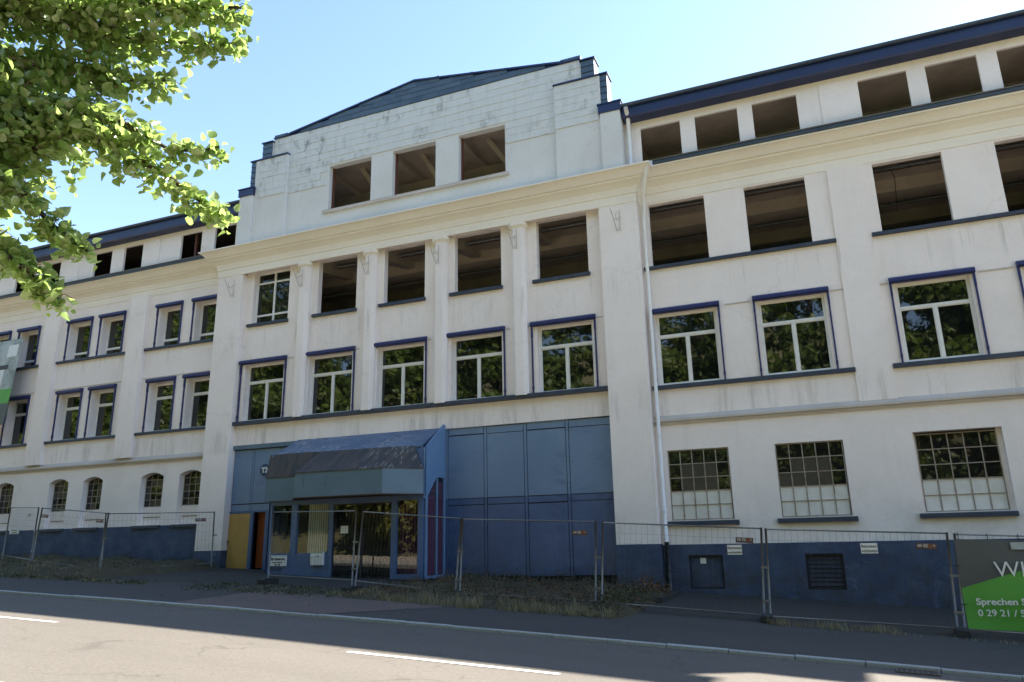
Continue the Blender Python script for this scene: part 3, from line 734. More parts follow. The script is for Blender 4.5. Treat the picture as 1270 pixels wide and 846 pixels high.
# window ledge and timber remains
mb = MB(); mb.box(-16.40, -8.70, GW-.10, GW+.1, 12.34, 12.45); part('sill', mb, 'ledge', B)
for a, b, c, d in GO:
    mb = MB(); mb.box(a, a+.05, GW+.2, GW+.32, c, d); part('old_frame', mb, 'rust_wood', B)
for a, b, c, d in (L3[0],):
    mb = MB(); mb.box((a+b)/2, (a+b)/2+.09, WW+.2, WW+.3, c, d); part('old_frame', mb, 'rust_wood', B)
# centre roof behind the gable and its inner structure
mb = MB(); mb.sweep([(-12.48, 22.1), (-12.48, 36)], [(0, 16.9), (5.6, 16.0), (6.5, 15.2), (6.9, 13.6), (6.8, 13.6), (6.3, 15.1), (5.5, 15.85), (0, 16.75), (-5.5, 15.85), (-6.3, 15.1), (-6.8, 13.6), (-6.9, 13.6), (-6.5, 15.2), (-5.6, 16.0)]); part('roof', mb, 'slate', B)
mb = MB()
for xc in (-17.2, -14.0, -11.1, -8.2):
    mb.box(xc-.14, xc+.14, 22.2, 35.8, 14.7, 15.2)
for xa, xb in ((-10.6, -8.0), (-13.4, -11.0), (-16.2, -13.6)):
    mb.add([(xa+dx, 23.2+dy, 15.4) for dx in (0, .22) for dy in (0, .25)]+[(xb+dx, 23.2+dy, 11.4) for dx in (0, .22) for dy in (0, .25)], [(0, 1, 5, 4), (2, 6, 7, 3), (0, 4, 6, 2), (1, 3, 7, 5)])
mb.box(-18.8, -6.1, 24.8, 25.1, 14.3, 14.7); mb.box(-18.8, -6.1, 22.15, 36, 14.9, 15.0)
part('roof_truss', mb, 'concrete_in', B)

# ---- inside: slabs, beams, rear and end walls
for z0, z1 in ((3.6, 3.9), (7.2, 7.5), (11.02, 11.3)):
    mb = MB(); mb.box(-41.3, 11.0, WW+.1, 36, z0, z1); part('floor_slab', mb, 'concrete_in', B)
for y in (24.6, 27.4, 30.4):
    for z in (10.58,):
        mb = MB(); mb.box(-41, 10.9, y, y+.4, z, 11.02); part('ceiling_beam', mb, 'concrete_in', B)
    mb = MB(); mb.box(-4.4, 10.9, y, y+.3, 13.15, 13.5); part('ceiling_beam', mb, 'concrete_in', B)
for xc in [-17.1+2.9*i for i in range(5)]:
    mb = MB(); mb.add([(xc-.18, 22.3, 11.02), (xc+.18, 22.3, 11.02), (xc+.18, 22.3, 10.3), (xc-.18, 22.3, 10.3), (xc-.18, 24.6, 11.02), (xc+.18, 24.6, 11.02), (xc+.18, 24.6, 10.75), (xc-.18, 24.6, 10.75)], [(0, 1, 2, 3), (4, 7, 6, 5), (0, 3, 7, 4), (1, 5, 6, 2), (3, 2, 6, 7)]); part('bracket_beam', mb, 'concrete_in', B)
mb = MB(); mb.box(-4.4, 11.0, 22.1, 36, 13.5, 13.62); part('ceiling', mb, 'concrete_in', B)
mb = MB(); mb.box(-41, -20.4, 22.1, 36, 13.2, 13.32); part('ceiling', mb, 'unlit_attic', B)
mb = MB(); mb.box(-41, -20.6, 22.5, 35.8, 11.3, 11.34); part('dark_floor', mb, 'unlit_attic', B)  # dark layer over the slab, same blackened colour as the ceiling
for q in ((-41.5, 11.2, 35.9, 36.2, -4, 13.8), (11.0, 11.18, WW+.43, 35.9, -4, 13.5), (-41.8, -41.4, WW+.1, 35.9, -4, 13.7)):
    mb = MB(); mb.box(*q); part('rear_wall', mb, 'plaster', B)
mb = MB(); mb.box(-20.6, -20.3, 22.5, 36, 11.3, 13.6); part('partition_wall', mb, 'concrete_in', B)
mb = MB(); mb.box(-4.7, -4.42, 22.5, 36, 11.3, 13.7); part('partition_wall', mb, 'concrete_in', B)
AX = empty('annex_building', (18, 23, gr(18, 23))); tag(AX, 'lower white annex joined to the right end of the factory, outside the photo', 'building')
ao = [(12.6+i*3.1, 14.4+i*3.1, z, z+1.9) for i in range(7) for z in (1.0, 4.6, 8.0)]
wall('wall', 11.3, 35, -5, 10.75, WW+.3, .4, ao, 'plaster', AX)
for a, b, c, d in ao:
    mb = MB()
    for q in ((a, b, d-.06, d), (a, b, c, c+.06), (a, a+.06, c+.06, d-.06), (b-.06, b, c+.06, d-.06)): mb.box(q[0], q[1], WW+.45, WW+.52, q[2], q[3])
    w_ = part('window', mb, 'white_frame', AX); p_ = MB(); p_.box(a+.06, b-.06, WW+.48, WW+.49, c+.06, d-.06); part('pane', p_, 'glass', w_)
mb = MB(); mb.sweep([(11.3, WW+.3), (35.2, WW+.3)], [(.4, 10.76), (.4, 10.95), (-13, 11.1), (-13, 10.76)]); part('roof', mb, 'navy', AX)
mb = MB(); mb.box(34.7, 35.0, WW+.7, 36, -5, 10.75); part('wall', mb, 'plaster', AX)
mb = MB(); mb.box(14.6, 15.6, 23.0, 23.8, 11.0, 12.4); ch_ = part('added_chimney', mb, 'plaster', AX)  # chimney added out of view, for a dip in the road's shadow edge
mb = MB(); mb.box(14.5, 15.7, 22.9, 23.9, 12.4, 12.52); part('added_chimney_cap', mb, 'ledge', ch_)
for y, z, r_ in ((23.3, 10.8, .06), (23.55, 10.86, .035), (25.9, 10.7, .05)):
    mb = MB(); mb.tube([(-20.5, y, z), (10.8, y, z-.02)], r_, 6); part('ceiling_pipe', mb, 'rust_wood' if r_ < .04 else 'galv', B, True)
for x in (-18.6, -9.4, -1.9, 3.1):
    mb = MB(); z0 = rnd_.uniform(9.2, 9.9); mb.tube([(x, 23.0+rnd_.uniform(0, .6), 11.0), (x+.05, 23.2, 10.4), (x+rnd_.uniform(-.3, .3), 23.3, z0)], .012, 4); part('hanging_cable', mb, 'black', B)
# ---- downpipes
mb = MB(); mb.tube([(-3.78, 21.05, 11.38), (-3.86, 21.1, 11.2), (-4.12, 21.62, 10.62), (-4.16, 21.84, 10.3), (-4.19, 21.86, 9.8), (-4.19, 21.86, -.02)], .055, 10)
dp = part('downpipe', mb, 'pipe_white', B, True)
for z in (9.0, 6.2, 3.0, .8):
    mb = MB(); mb.tube([(-4.19, 21.86, z), (-4.19, 21.86, z+.06)], .066, 10); part('clip', mb, 'pipe_white', dp)
mb = MB(); mb.tube([(-4.19, 21.86, .0), (-4.19, 21.86, -1.2), (-4.17, 21.82, -1.32), (-4.1, 21.72, -1.42)], .06, 10); part('drain_boot', mb, 'pipe_iron', B, True)
mb = MB(); mb.tube([(-4.45, 21.45, 13.75), (-4.45, 21.7, 13.5), (-4.47, 21.8, 13.3), (-4.47, 21.8, 11.5)], .07, 10); part('downpipe', mb, 'pipe_white', B, True)
# ---- wrought iron brackets high on the columns and piers
for x, z, s_ in ((-20.46, 9.9, 1), (-17.2, 9.82, 1), (-14.3, 9.85, 1), (-11.45, 9.8, 1), (-8.53, 9.85, 1), (-5.0, 9.85, .8)):
    mb = MB(); y = PW-.04
    mb.tube([(x-.12, y-.26, z+.34), (x-.10, y-.3, z+.3), (x, y-.02, z-.34)], .016, 5)
    mb.tube([(x+.1, y, z-.36), (x+.1, y, z+.36)], .012, 5)
    cur = [(x+.1-.0-.10*math.sin(t)*(1-t/9), y-.05-.2*(1-t/7), z+.05+.16*math.cos(t)*(1-t/9)) for t in [i*.55 for i in range(11)]]
    mb.tube(cur, .009, 4); mb.tube([(x, y-.02, z-.34), (x+.1, y, z-.2)], .01, 4); mb.tube([(x-.05, y-.15, z), (x+.1, y, z+.12)], .009, 4)
    part('iron_bracket', mb, 'iron', B)

# ---- the big blue gate
GT = 21.92
xs_ = [-11.17, -9.79, -8.415, -7.03, -5.58]
mb = MB(); mb.box(-11.3, -5.58, GT+.02, GT+.06, -.92, 3.74); gate = part('gate', mb, 'dark_panel', B)
for i in range(4):
    for z0, z1 in ((3.49, 3.70), (1.46, 3.46), (1.25, 1.43), (-.90, 1.22)):
        p_ = MB(); a, b = xs_[i]+.062, xs_[i+1]-.062
        p_.box(a, b, GT-.012+random.uniform(-.004, .004), GT+.02, z0, z1); o = part('panel', p_, 'gate_skylit' if z0 > 1.4 else 'gate', gate); o.rotation_euler = (random.uniform(-.0006, .0006), 0, 0)
for i, x in enumerate(xs_):
    for z0, z1, m_ in ((1.45, 3.72, 'gate_skylit'), (-.91, 1.44, 'gate')):
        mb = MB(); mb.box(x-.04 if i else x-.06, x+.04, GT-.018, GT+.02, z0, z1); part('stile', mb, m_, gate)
mb = MB(); mb.box(-11.2, -5.58, GT+.1, GT+.2, -4, -.9); part('gate_gap_shade', mb, 'dark_panel', B)  # dark sheet in place of the shade in the gap under the gate
# left leaf with wicket door
mb = MB(); mb.box(-20.05, -16.9, GT+.02, GT+.06, 1.36, 3.60); gl = part('gate', mb, 'dark_panel', B)
for a, b in ((-19.94, -19.12), (-19.10, -19.02), (-19.0, -17.9), (-17.88, -17.8), (-17.78, -16.95)):
    p_ = MB(); p_.box(a, b, GT-.012, GT+.02, 1.62, 3.55); part('panel', p_, 'gate_skylit', gl)
    p_ = MB(); p_.box(a, b, GT-.012, GT+.02, 1.36, 1.58); part('panel', p_, 'gate_skylit', gl)
mb = MB(); mb.box(-20.3, -16.8, GT-.1, GT+.06, 3.58, 3.73); part('lintel', mb, 'fascia', B)
mb = MB()
for a, b, c, d in ((-20.12, -20.03, -1, 1.36), (-19.04, -18.90, -1, 1.36), (-18.36, -18.2, -1, 1.36), (-20.03, -19.04, 1.28, 1.36), (-18.9, -18.36, 1.30, 1.36)): mb.box(a, b, GT-.03, GT+.06, c, d)
mb.box(-18.3, -16.9, GT-.02, GT+.04, -1, 1.36); part('door_frame', mb, 'porch_blue', B)
mb = MB(); mb.box(-20.02, -19.05, GT-.02, GT+.03, -.77, 1.27); yd = part('door', mb, 'yellow_door', B); tag(yd, label='ochre yellow plain door leaf')
mb = MB(); mb.tube([(-19.98, GT-.02, .3), (-19.98, GT-.07, .3), (-19.86, GT-.07, .3)], .012, 6); mb.box(-20.0, -19.955, GT-.03, GT-.02, .16, .36); part('handle', mb, 'black', yd)
mb = MB(); mb.box(-18.9, -18.36, GT+.25, GT+.29, -.62, 1.36); od = part('door', mb, 'orange_door', B); tag(od, label='orange brown door leaf set back in the doorway')
mb = MB(); mb.box(-20.1, -18.2, GT+.3, GT+2.5, -.95, -.72); part('threshold', mb, 'concrete_in', B)
mb = MB(); mb.box(-20.2, -11.0, GT+2.4, GT+2.5, -1, 3.8); part('inner_wall', mb, 'dark_panel', B)

# ------------------------------------------------------------------ round T2 badge on the gate
bd = MB(); N = 24; bd.prism_y([(-18.52+.22*math.cos(2*math.pi*i/N), 2.78+.22*math.sin(2*math.pi*i/N)) for i in range(N)], GT-.03, GT-.012)
bo = part('gate_sign', bd, 'badge'); tag(bo, 'round dark blue sign reading T2 on the grey blue gate', 'sign')
put_text('T2', .26, 'text_white', bo, (-18.52, GT-.034, 2.69), center=True, bold=.012)

# ------------------------------------------------------------------ entrance porch
PY = 20.5; zb = -1.0
PO = empty('entrance_porch', (-14.1, 21.2, -1.0)); tag(PO, 'blue glazed entrance porch with dark weathered canopy in front of the gate', 'porch')
mb = MB(); mb.box(-17.1, -11.1, PY-.15, GT-.05, -1.4, -.93); part('step', mb, 'yard', PO)
mb = MB()
mb.prism_x([(GT-.04, 3.78), (PY+.02, 3.05), (PY+.02, 2.97), (GT-.04, 3.70)], -17.08, -11.36); part('roof', mb, 'peel', PO)
def fr(mb, a, b, c, d, y0=PY, y1=PY+.1): mb.box(a, b, y0, y1, c, d)
mb = MB()
for q in ((-17.05, -16.92, -.95, 1.5), (-16.12, -15.9, -.95, 1.5), (-16.92, -16.12, 1.42, 1.5), (-14.66, -14.5, -.95, 1.5), (-12.36, -12.18, -.95, 1.5), (-11.42, -11.27, -.95, 2.9), (-12.18, -11.42, -.95, -.82), (-12.18, -11.42, 1.42, 1.5), (-14.5, -12.36, 1.36, 1.5), (-15.9, -14.66, 1.42, 1.5)): fr(mb, *q)
fo = part('frame', mb, 'porch_blue', PO)
mb = MB(); fr(mb, -16.92, -16.12, -.95, -.16); part('panel', mb, 'porch_blue', PO)
mb = MB(); fr(mb, -15.9, -14.66, -.95, -.16); part('panel', mb, 'porch_blue', PO)
mb = MB(); mb.box(-17.05, -11.2, PY+.02, PY+.06, 1.5, 3.0); part('upper_panel', mb, 'porch_blue', PO)
def win_part(name, a, b, c, d, y=PY+.05):
    mb = MB(); t = .03
    for q in ((a, b, d-t, d), (a, b, c, c+t), (a, a+t, c+t, d-t), (b-t, b, c+t, d-t)): mb.box(q[0], q[1], y-.02, y+.02, q[2], q[3])
    w = part(name, mb, 'dark_panel' if name == 'door' else 'porch_blue', PO)
    p_ = MB(); p_.box(a+t, b-t, y-.004, y+.004, c+t, d-t); part('pane', p_, 'clear', w); return w
win_part('window', -16.92, -16.12, -.16, 1.42); win_part('window', -15.9, -14.66, -.16, 1.42); win_part('window', -12.18, -11.42, -.82, 1.42)
for a, b, hx in ((-14.5, -13.43, -13.55), (-13.43, -12.36, -13.31)):
    d_ = win_part('door', a, b, -.93, 1.36)
    hd = MB(); hd.tube([(hx, PY+.02, .1), (hx, PY-.05, .1), (hx, PY-.05, .42), (hx, PY+.02, .42)], .013, 6); part('handle', hd, 'black', d_)
mb = MB(); mb.box(-14.22, -13.95, PY+.035, PY+.043, .45, .68); part('notice', mb, 'plate_white', PO)
# blinds behind the second window and curtains at the side
for i in range(11):
    mb = MB(); x = -15.55+i*.085; mb.box(x, x+.062, PY+.16, PY+.168, -.14, 1.42); o = part('blind_slat', mb, 'blind', PO)
for i in range(7):
    mb = MB(); x = -12.14+i*.1; mb.box(x, x+.05, PY+.16, PY+.17, -.8, 1.3); part('curtain_fold', mb, 'curtain', PO)
# right-hand side wall
SX = -11.2
mb = MB(); mb.prism_x([(GT-.04, 2.12), (GT-.04, 3.82), (GT-.16, 3.86), (PY+.0, 2.95), (PY+.0, 1.42), (PY+.12, 1.42), (PY+.78, 2.12)], SX-.05, SX); sw = part('side_wall', mb, 'porch_side_skylit', PO)
mb = MB()
for ya, yb, za, zb2 in ((PY+.1, PY+.2, -.95, 1.5), (GT-.14, GT-.04, -.95, 2.12), (PY+.78, PY+.85, -.85, 2.12), (PY+.2, GT-.14, -.95, -.85)): mb.box(SX-.05, SX+.004, ya, yb, za, zb2)
part('side_frame', mb, 'porch_side_skylit', PO)
mb = MB(); mb.prism_x([(PY+.2, -.85), (PY+.78, -.85), (PY+.78, 2.1), (PY+.2, 1.48)], SX-.03, SX-.025); part('side_pane', mb, 'clear', PO)
mb = MB(); mb.prism_x([(PY+.85, -.85), (GT-.14, -.85), (GT-.14, 2.1), (PY+.85, 2.1)], SX-.03, SX-.025); part('side_pane', mb, 'clear', PO)
mb = MB()
for i in range(16):
    y0 = PY+.2+i*.068; zt = 1.4+min(.6, (y0-PY-.2)); y1 = y0+.068; o_ = .03*(i % 2)
    mb.quad((SX-.045-o_, y0, -.85), (SX-.075+o_, y1, -.85), (SX-.075+o_, y1, zt), (SX-.045-o_, y0, zt))
part('side_curtain', mb, 'curtain', PO)
mb = MB(); mb.box(-17.06, -17.0, PY, GT-.04, -.95, 3.1); mb.prism_x([(GT-.04, 3.1), (GT-.04, 3.7), (PY+.02, 3.0)], -17.06, -17.0); part('side_wall', mb, 'porch_blue', PO)
mb = MB(); mb.box(-17, -11.25, PY+.9, PY+.95, -.93, 3.0); part('unlit_backdrop', mb, 'dark_panel', PO)  # dark sheet that stands for the darkness inside the porch
mb = MB(); mb.box(-17, -11.25, PY+.1, GT-.05, 1.55, 1.62); part('ceiling', mb, 'dark_panel', PO)
# canopy: left return, front box, angled right face
T0 = [(-17.16, PY-.12), (-15.98, PY-.12), (-15.3, 19.5), (-12.1, 19.5), (-11.22, PY-.05)]
zt_, zb_ = 2.33, 1.54
mb = MB()
for i in range(4):
    (xa, ya), (xb, yb) = T0[i], T0[i+1]
    mb.quad((xa, ya, zb_), (xb, yb, zb_), (xb, yb, zt_), (xa, ya, zt_))
mb.quad((-17.16, PY+.1, zb_), (-17.16, PY-.12, zb_), (-17.16, PY-.12, zt_), (-17.16, PY+.1, zt_))
cf = part('canopy_fascia', mb, 'fascia', PO)
mb = MB(); top = [(-17.16, PY+.02, 3.1), (-15.75, PY+.02, 3.1), (-15.1, PY+.02, 3.09), (-12.3, PY+.02, 3.07), (-11.6, PY+.02, 3.05)]
for i in range(4):
    (xa, ya), (xb, yb) = T0[i], T0[i+1]
    e_ = lambda q, s_: (q[0], q[1]-.02, zt_)
    mb.add([(xa, ya-.03, zt_+.0), (xb, yb-.03, zt_+.0), top[i+1], top[i]], [(0, 1, 2, 3)])
    mb.add([(xa, ya-.03, zt_-.03), (xb, yb-.03, zt_-.03), (xb, yb-.03, zt_), (xa, ya-.03, zt_)], [(0, 1, 2, 3)])
part('canopy_roof', mb, 'canopy', PO)
mb = MB(); mb.add([(x, y, zb_) for x, y in T0]+[(-11.22, PY+.02, zb_), (-17.16, PY+.02, zb_)], [tuple(reversed(range(7)))])
for i in range(1, 4):
    (xa, ya), (xb, yb) = T0[i], T0[i+1]; mb.tube([(xa, ya-.015, zb_), (xb, yb-.015, zb_)], .022, 4)
part('canopy_soffit', mb, 'grate', PO)
# name plate and letter box
mb = MB(); mb.box(-16.9, -16.2, PY-.03, PY-.012, -.52, -.19); sg = part('name_plate', mb, 'plate_white'); tag(sg, 'white rectangular name plate under the left porch window', 'sign')
put_text('Brennstein', .125, 'text_dark', sg, (-16.55, PY-.034, -.34), center=True, bold=.004)
mb = MB(); mb.box(-16.77, -16.35, PY-.036, PY-.03, -.42, -.395); part('rule', mb, 'text_dark', sg)
put_text('Str. 50', .08, 'text_dark', sg, (-16.55, PY-.034, -.505), center=True, bold=.003)
mb = MB(); mb.box(-16.86, -16.42, PY-.022, PY-.01, -.64, -.535); sg2 = part('name_plate', mb, 'plinth'); tag(sg2, 'small faded dark plate just under the white name plate', 'sign')
LB = empty('letter_box', (-15.0, PY-.1, -.5)); tag(LB, 'white metal letter box on the blue porch panel', 'letter box')
mb = MB(); mb.prism_x([(PY, -.50), (PY-.12, -.50), (PY-.14, -.22), (PY-.12, -.12), (PY, -.10)], -15.2, -14.76); part('body', mb, 'plate_white', LB)
mb = MB(); mb.box(-15.22, -14.74, PY-.155, PY, -.115, -.095); part('lid', mb, 'plate_white', LB)
mb = MB(); mb.box(-14.98, -14.86, PY-.147, PY-.13, -.235, -.215); part('slot', mb, 'text_dark', LB)

# ------------------------------------------------------------------ site fence: mobile panels on feet
FW, FH = 3.42, 1.86
def fence_meshes():
    p_ = MB(); p_.tube([(0, 0, -.02), (0, 0, FH)], .024, 8); post = p_.mesh('post', 'galv', True)
    r_ = MB(); r_.tube([(0, 0, 0), (FW, 0, 0)], .016, 8); rail = r_.mesh('rail', 'galv', True)
    m_ = MB(); n = 27
    for i in range(1, n): x = FW*i/n; m_.tube([(x, .012, .11), (x, .012, FH-.01)], .0024, 3, 0, False)
    for z in (.35, .62, .9, 1.18, 1.4, 1.62): m_.tube([(0, .016, z), (FW, .016, z)], .0020, 3, 0, False)
    mesh = m_.mesh('wire_mesh', 'wire')
    c_ = MB(); c_.box(-.06, .10, -.03, .03, -.02, .02); clamp = c_.mesh('clamp', 'galv')
    pl = MB(); pl.box(0, .36, -.03, -.018, 0, .11); plate = pl.mesh('maker_plate', ['plate_brown'])
    pr = MB(); pr.box(0.03, .11, -.036, -.03, .04, .09, 0); pr.box(.13, .21, -.036, -.03, .03, .1, 0); pr.box(.3, .335, -.036, -.03, .05, .09, 0); pr.box(.22, .29, -.035, -.03, .02, .1, 1)
    return dict(post=post, rail=rail, mesh=mesh, clamp=clamp, plate=plate, pr=pr.mesh('print', ['plate_pale', 'plate_red']))
FM = fence_meshes()
def fence(A, Bp, label, plate=None, clamps=True, lean=0.0):
    A = Vector(A); Bp = Vector(Bp); d = Bp-A; L = d.length
    root = bpy.data.objects.new('site_fence', None); C.objects.link(root)
    x_ = d.normalized(); y_ = Vector((-x_.y, x_.x, 0)).normalized(); z_ = x_.cross(y_)
    rot = Matrix((x_, y_, z_)).transposed().to_4x4()
    root.matrix_world = Matrix.Translation(A) @ rot @ Matrix.Rotation(lean, 4, 'X')
    WM[root.name] = root.matrix_world.copy()
    tag(root, label, 'fence', 'mobile fence panels in front of the building')
    def ch(n, me, loc, sc=(1, 1, 1)):
        o = bpy.data.objects.new(n, me); C.objects.link(o); o.parent = root; o.location = loc; o.scale = sc; return o
    ch('post', FM['post'], (0, 0, 0)); ch('post', FM['post'], (L, 0, 0))
    ch('rail', FM['rail'], (0, 0, FH-.02), (L/FW, 1, 1)); ch('rail', FM['rail'], (0, 0, .1), (L/FW, 1, 1))
    w = ch('wire_mesh', FM['mesh'], (0, 0, 0), (L/FW, 1, 1)); w['kind'] = 'stuff'
    if clamps: ch('clamp', FM['clamp'], (L+.03, 0, 1.05)); ch('clamp', FM['clamp'], (L+.03, 0, .38))
    for px in (plate or []):
        o = ch('maker_plate', FM['plate'], (px, 0, FH-.33)); p2 = bpy.data.objects.new('print', FM['pr']); C.objects.link(p2); p2.parent = o
    return root
FY = 17.15
fz = {2.14: -1.77, -1.28: -1.60, -1.36: -1.60, -4.82: -1.35, -4.99: -1.34, -8.38: -1.20, -8.50: -1.19, -11.44: -.92}
fence((-1.26, FY, -1.62), (2.10, FY, -1.78), 'bare mobile fence panel between the grass tuft and the green banner', [2.8])
fence((-4.84, FY, -1.38), (-1.38, FY, -1.60), 'mobile fence panel in front of the right downpipe and first hatch', [2.94])
fence((-8.38, FY, -1.20), (-4.98, FY, -1.36), 'mobile fence panel in front of the large blue gate', [2.85])
fence((-11.36, FY, -.92), (-8.50, FY, -1.18), 'mobile fence panel in front of the right half of the porch', None)
fence((-14.72, 17.85, -.80), (-11.46, FY, -.90), 'mobile fence panel in front of the left porch windows')
fence((-21.55, 18.1, -.62), (-20.02, 21.25, -.52), 'mobile fence panel running back to the left pier', [2.85])
fence((-25.2, 18.4, -.30), (-21.65, 18.1, -.60), 'mobile fence panel before the left arched windows, second from the pier', [.1, 3.05])
fence((-28.6, 19.7, -.12), (-25.35, 18.45, -.28), 'angled mobile fence panel at the left edge of the photo', [2.4])
bp = fence((2.22, FY, -1.80), (5.70, FY, -1.98), 'mobile fence panel behind the green and grey banner')
# feet
fb = MB(); fb.prism_x([(-.34, -.02), (-.34, .10), (-.26, .135), (.26, .135), (.34, .10), (.34, -.02)], -.11, .11); fm = fb.mesh('ballast_block', 'black')
for x, y, lab in ((2.16, FY, 'black rubber fence foot left of the green banner'), (-1.32, FY, 'black rubber fence foot beside the dry grass tuft'), (-4.9, FY, 'black rubber fence foot among weeds before the blue gate'),
                  (-8.44, FY, 'black rubber fence foot in weeds right of the porch'), (-11.42, FY, 'black rubber fence foot in front of the porch glass doors'), (-14.75, 17.88, 'black rubber fence foot left of the porch'),
                  (-21.6, 18.1, 'black rubber fence foot on the left grass verge'), (-25.27, 18.42, 'leftmost black rubber fence foot on the grass verge')):
    o = link('ballast_block', fm, None, (x, y, gr(x, y)+.02)); o.rotation_euler = (0, .055, random.uniform(-.08, .08)); tag(o, lab, 'block', 'rubber feet of the fence')
# white notices tied to the fence
for x, z, w, lab in ((-1.845, -.19, .30, 'white no entry notice above the first plinth hatch'), (.77, -.20, .31, 'white no entry notice right of the second plinth hatch'), (-27.45, .82, .5, 'white notice on the leftmost fence panel')):
    y = FY-.03 if x > -10 else 19.2
    mb = MB(); mb.box(x-w/2, x+w/2, y-.006, y, z-.1, z+.1); o = part('notice', mb, 'plate_white'); tag(o, lab, 'sign', 'white notices tied to the fence')
    put_text('Betreten', .082, 'text_dark', o, (x, y-.01, z+.015), center=True); put_text('verboten', .082, 'text_dark', o, (x, y-.01, z-.075), center=True)
# banner on the right-hand panel
BN = empty('banner', (4, FY-.04, -1.8)); tag(BN, 'green and dark grey banner with white lettering tied to the right fence panel', 'banner')
bx0, bx1, bzt, bzb = 2.28, 5.6, -.05, -1.68
def wav(x, z): return FY-.045-.018*math.sin(x*3.1+z*2.3)-.012*math.sin(x*7-z*5)*max(0, (bzt-z))
def bsheet(poly_lo, poly_hi, mat, name, dy=0):
    mb = MB(); n = 40; mrows = 10
    for i in range(n+1):
        x = bx0+(bx1-bx0)*i/n; lo, hi = poly_lo(x), poly_hi(x)
        for j in range(mrows+1): z = lo+(hi-lo)*j/mrows-.045*(x-bx0); mb.v.append((x, wav(x, z)-dy, z))
    for i in range(n):
        for j in range(mrows): a = i*(mrows+1)+j; mb.f.append((a, a+mrows+1, a+mrows+2, a+1)); mb.mi.append(0)
    return part(name, mb, mat, BN, True)
edge = lambda x: (-.96+.36*(x-bx0) if x < bx0+1.0 else -.60-.16*(x-bx0-1.0))
bsheet(lambda x: edge(x), lambda x: bzt, 'banner_grey', 'upper_field'); bsheet(lambda x: bzb, lambda x: edge(x), 'banner_green', 'lower_field')
put_text('WIR', .40, 'text_white', BN, (2.86, FY-.10, -.75), bold=-.002); put_text('Sprechen Sie', .165, 'text_white', BN, (2.47, FY-.10, -1.25), bold=.004, squash=1.1); put_text('0 29 21 / 59', .165, 'text_white', BN, (2.47, FY-.10, -1.45), bold=.002, squash=1.06)
mb = MB(); mb.box(3.2, 3.6, FY-.085, FY-.08, -.26, -.13); part('logo_patch', mb, 'banner_pale', BN)
for x in (2.36, 2.85, 3.35, 4.2):
    mb = MB(); mb.tube([(x, FY-.06, bzt-.036*(x-bx0)-.01), (x+.01, FY, bzt+.12-.05*(x-bx0))], .008, 4); part('cable_tie', mb, 'black', BN)
for z in (-.55, -1.25):
    mb = MB(); mb.tube([(2.32, FY-.06, z), (2.20, FY-.03, z+.01)], .008, 4); part('cable_tie', mb, 'black', BN)
# big banner hung on the left wing
FB = empty('facade_banner', (-33.6, 21.5, 5.4)); tag(FB, 'large house picture banner hanging on the left wing, at the left photo edge', 'banner')
def fbq(name, mat, x0, x1, z0, z1, dy=0.0):
    sh_ = lambda x, z: (x-.14*(9.25-z)/2, 21.42-dy-.1*(9.25-z)/4, z)
    mb = MB(); mb.add([sh_(x0, z0), sh_(x1, z0), sh_(x1, z1), sh_(x0, z1)], [(0, 1, 2, 3)]); return part(name, mb, mat, FB)
fbq('picture_field', 'banner_pale', -35.4, -31.95, 7.0, 9.25); fbq('green_field', 'banner_green', -35.4, -31.95, 6.35, 7.0); fbq('grey_field', 'banner_grey', -35.4, -31.95, 5.4, 6.35); fbq('logo_patch', 'plate_white', -32.75, -32.1, 8.45, 9.0, .01)
fbq('picture_house', 'plate_white', -34.4, -32.7, 7.15, 7.9, .012); fbq('picture_roof', 'text_dark', -34.6, -32.5, 7.9, 8.1, .014)
for i in range(3):
    put_text('2921', .24, 'text_white', FB, (-33.05, 21.33, 6.05-.27*i))
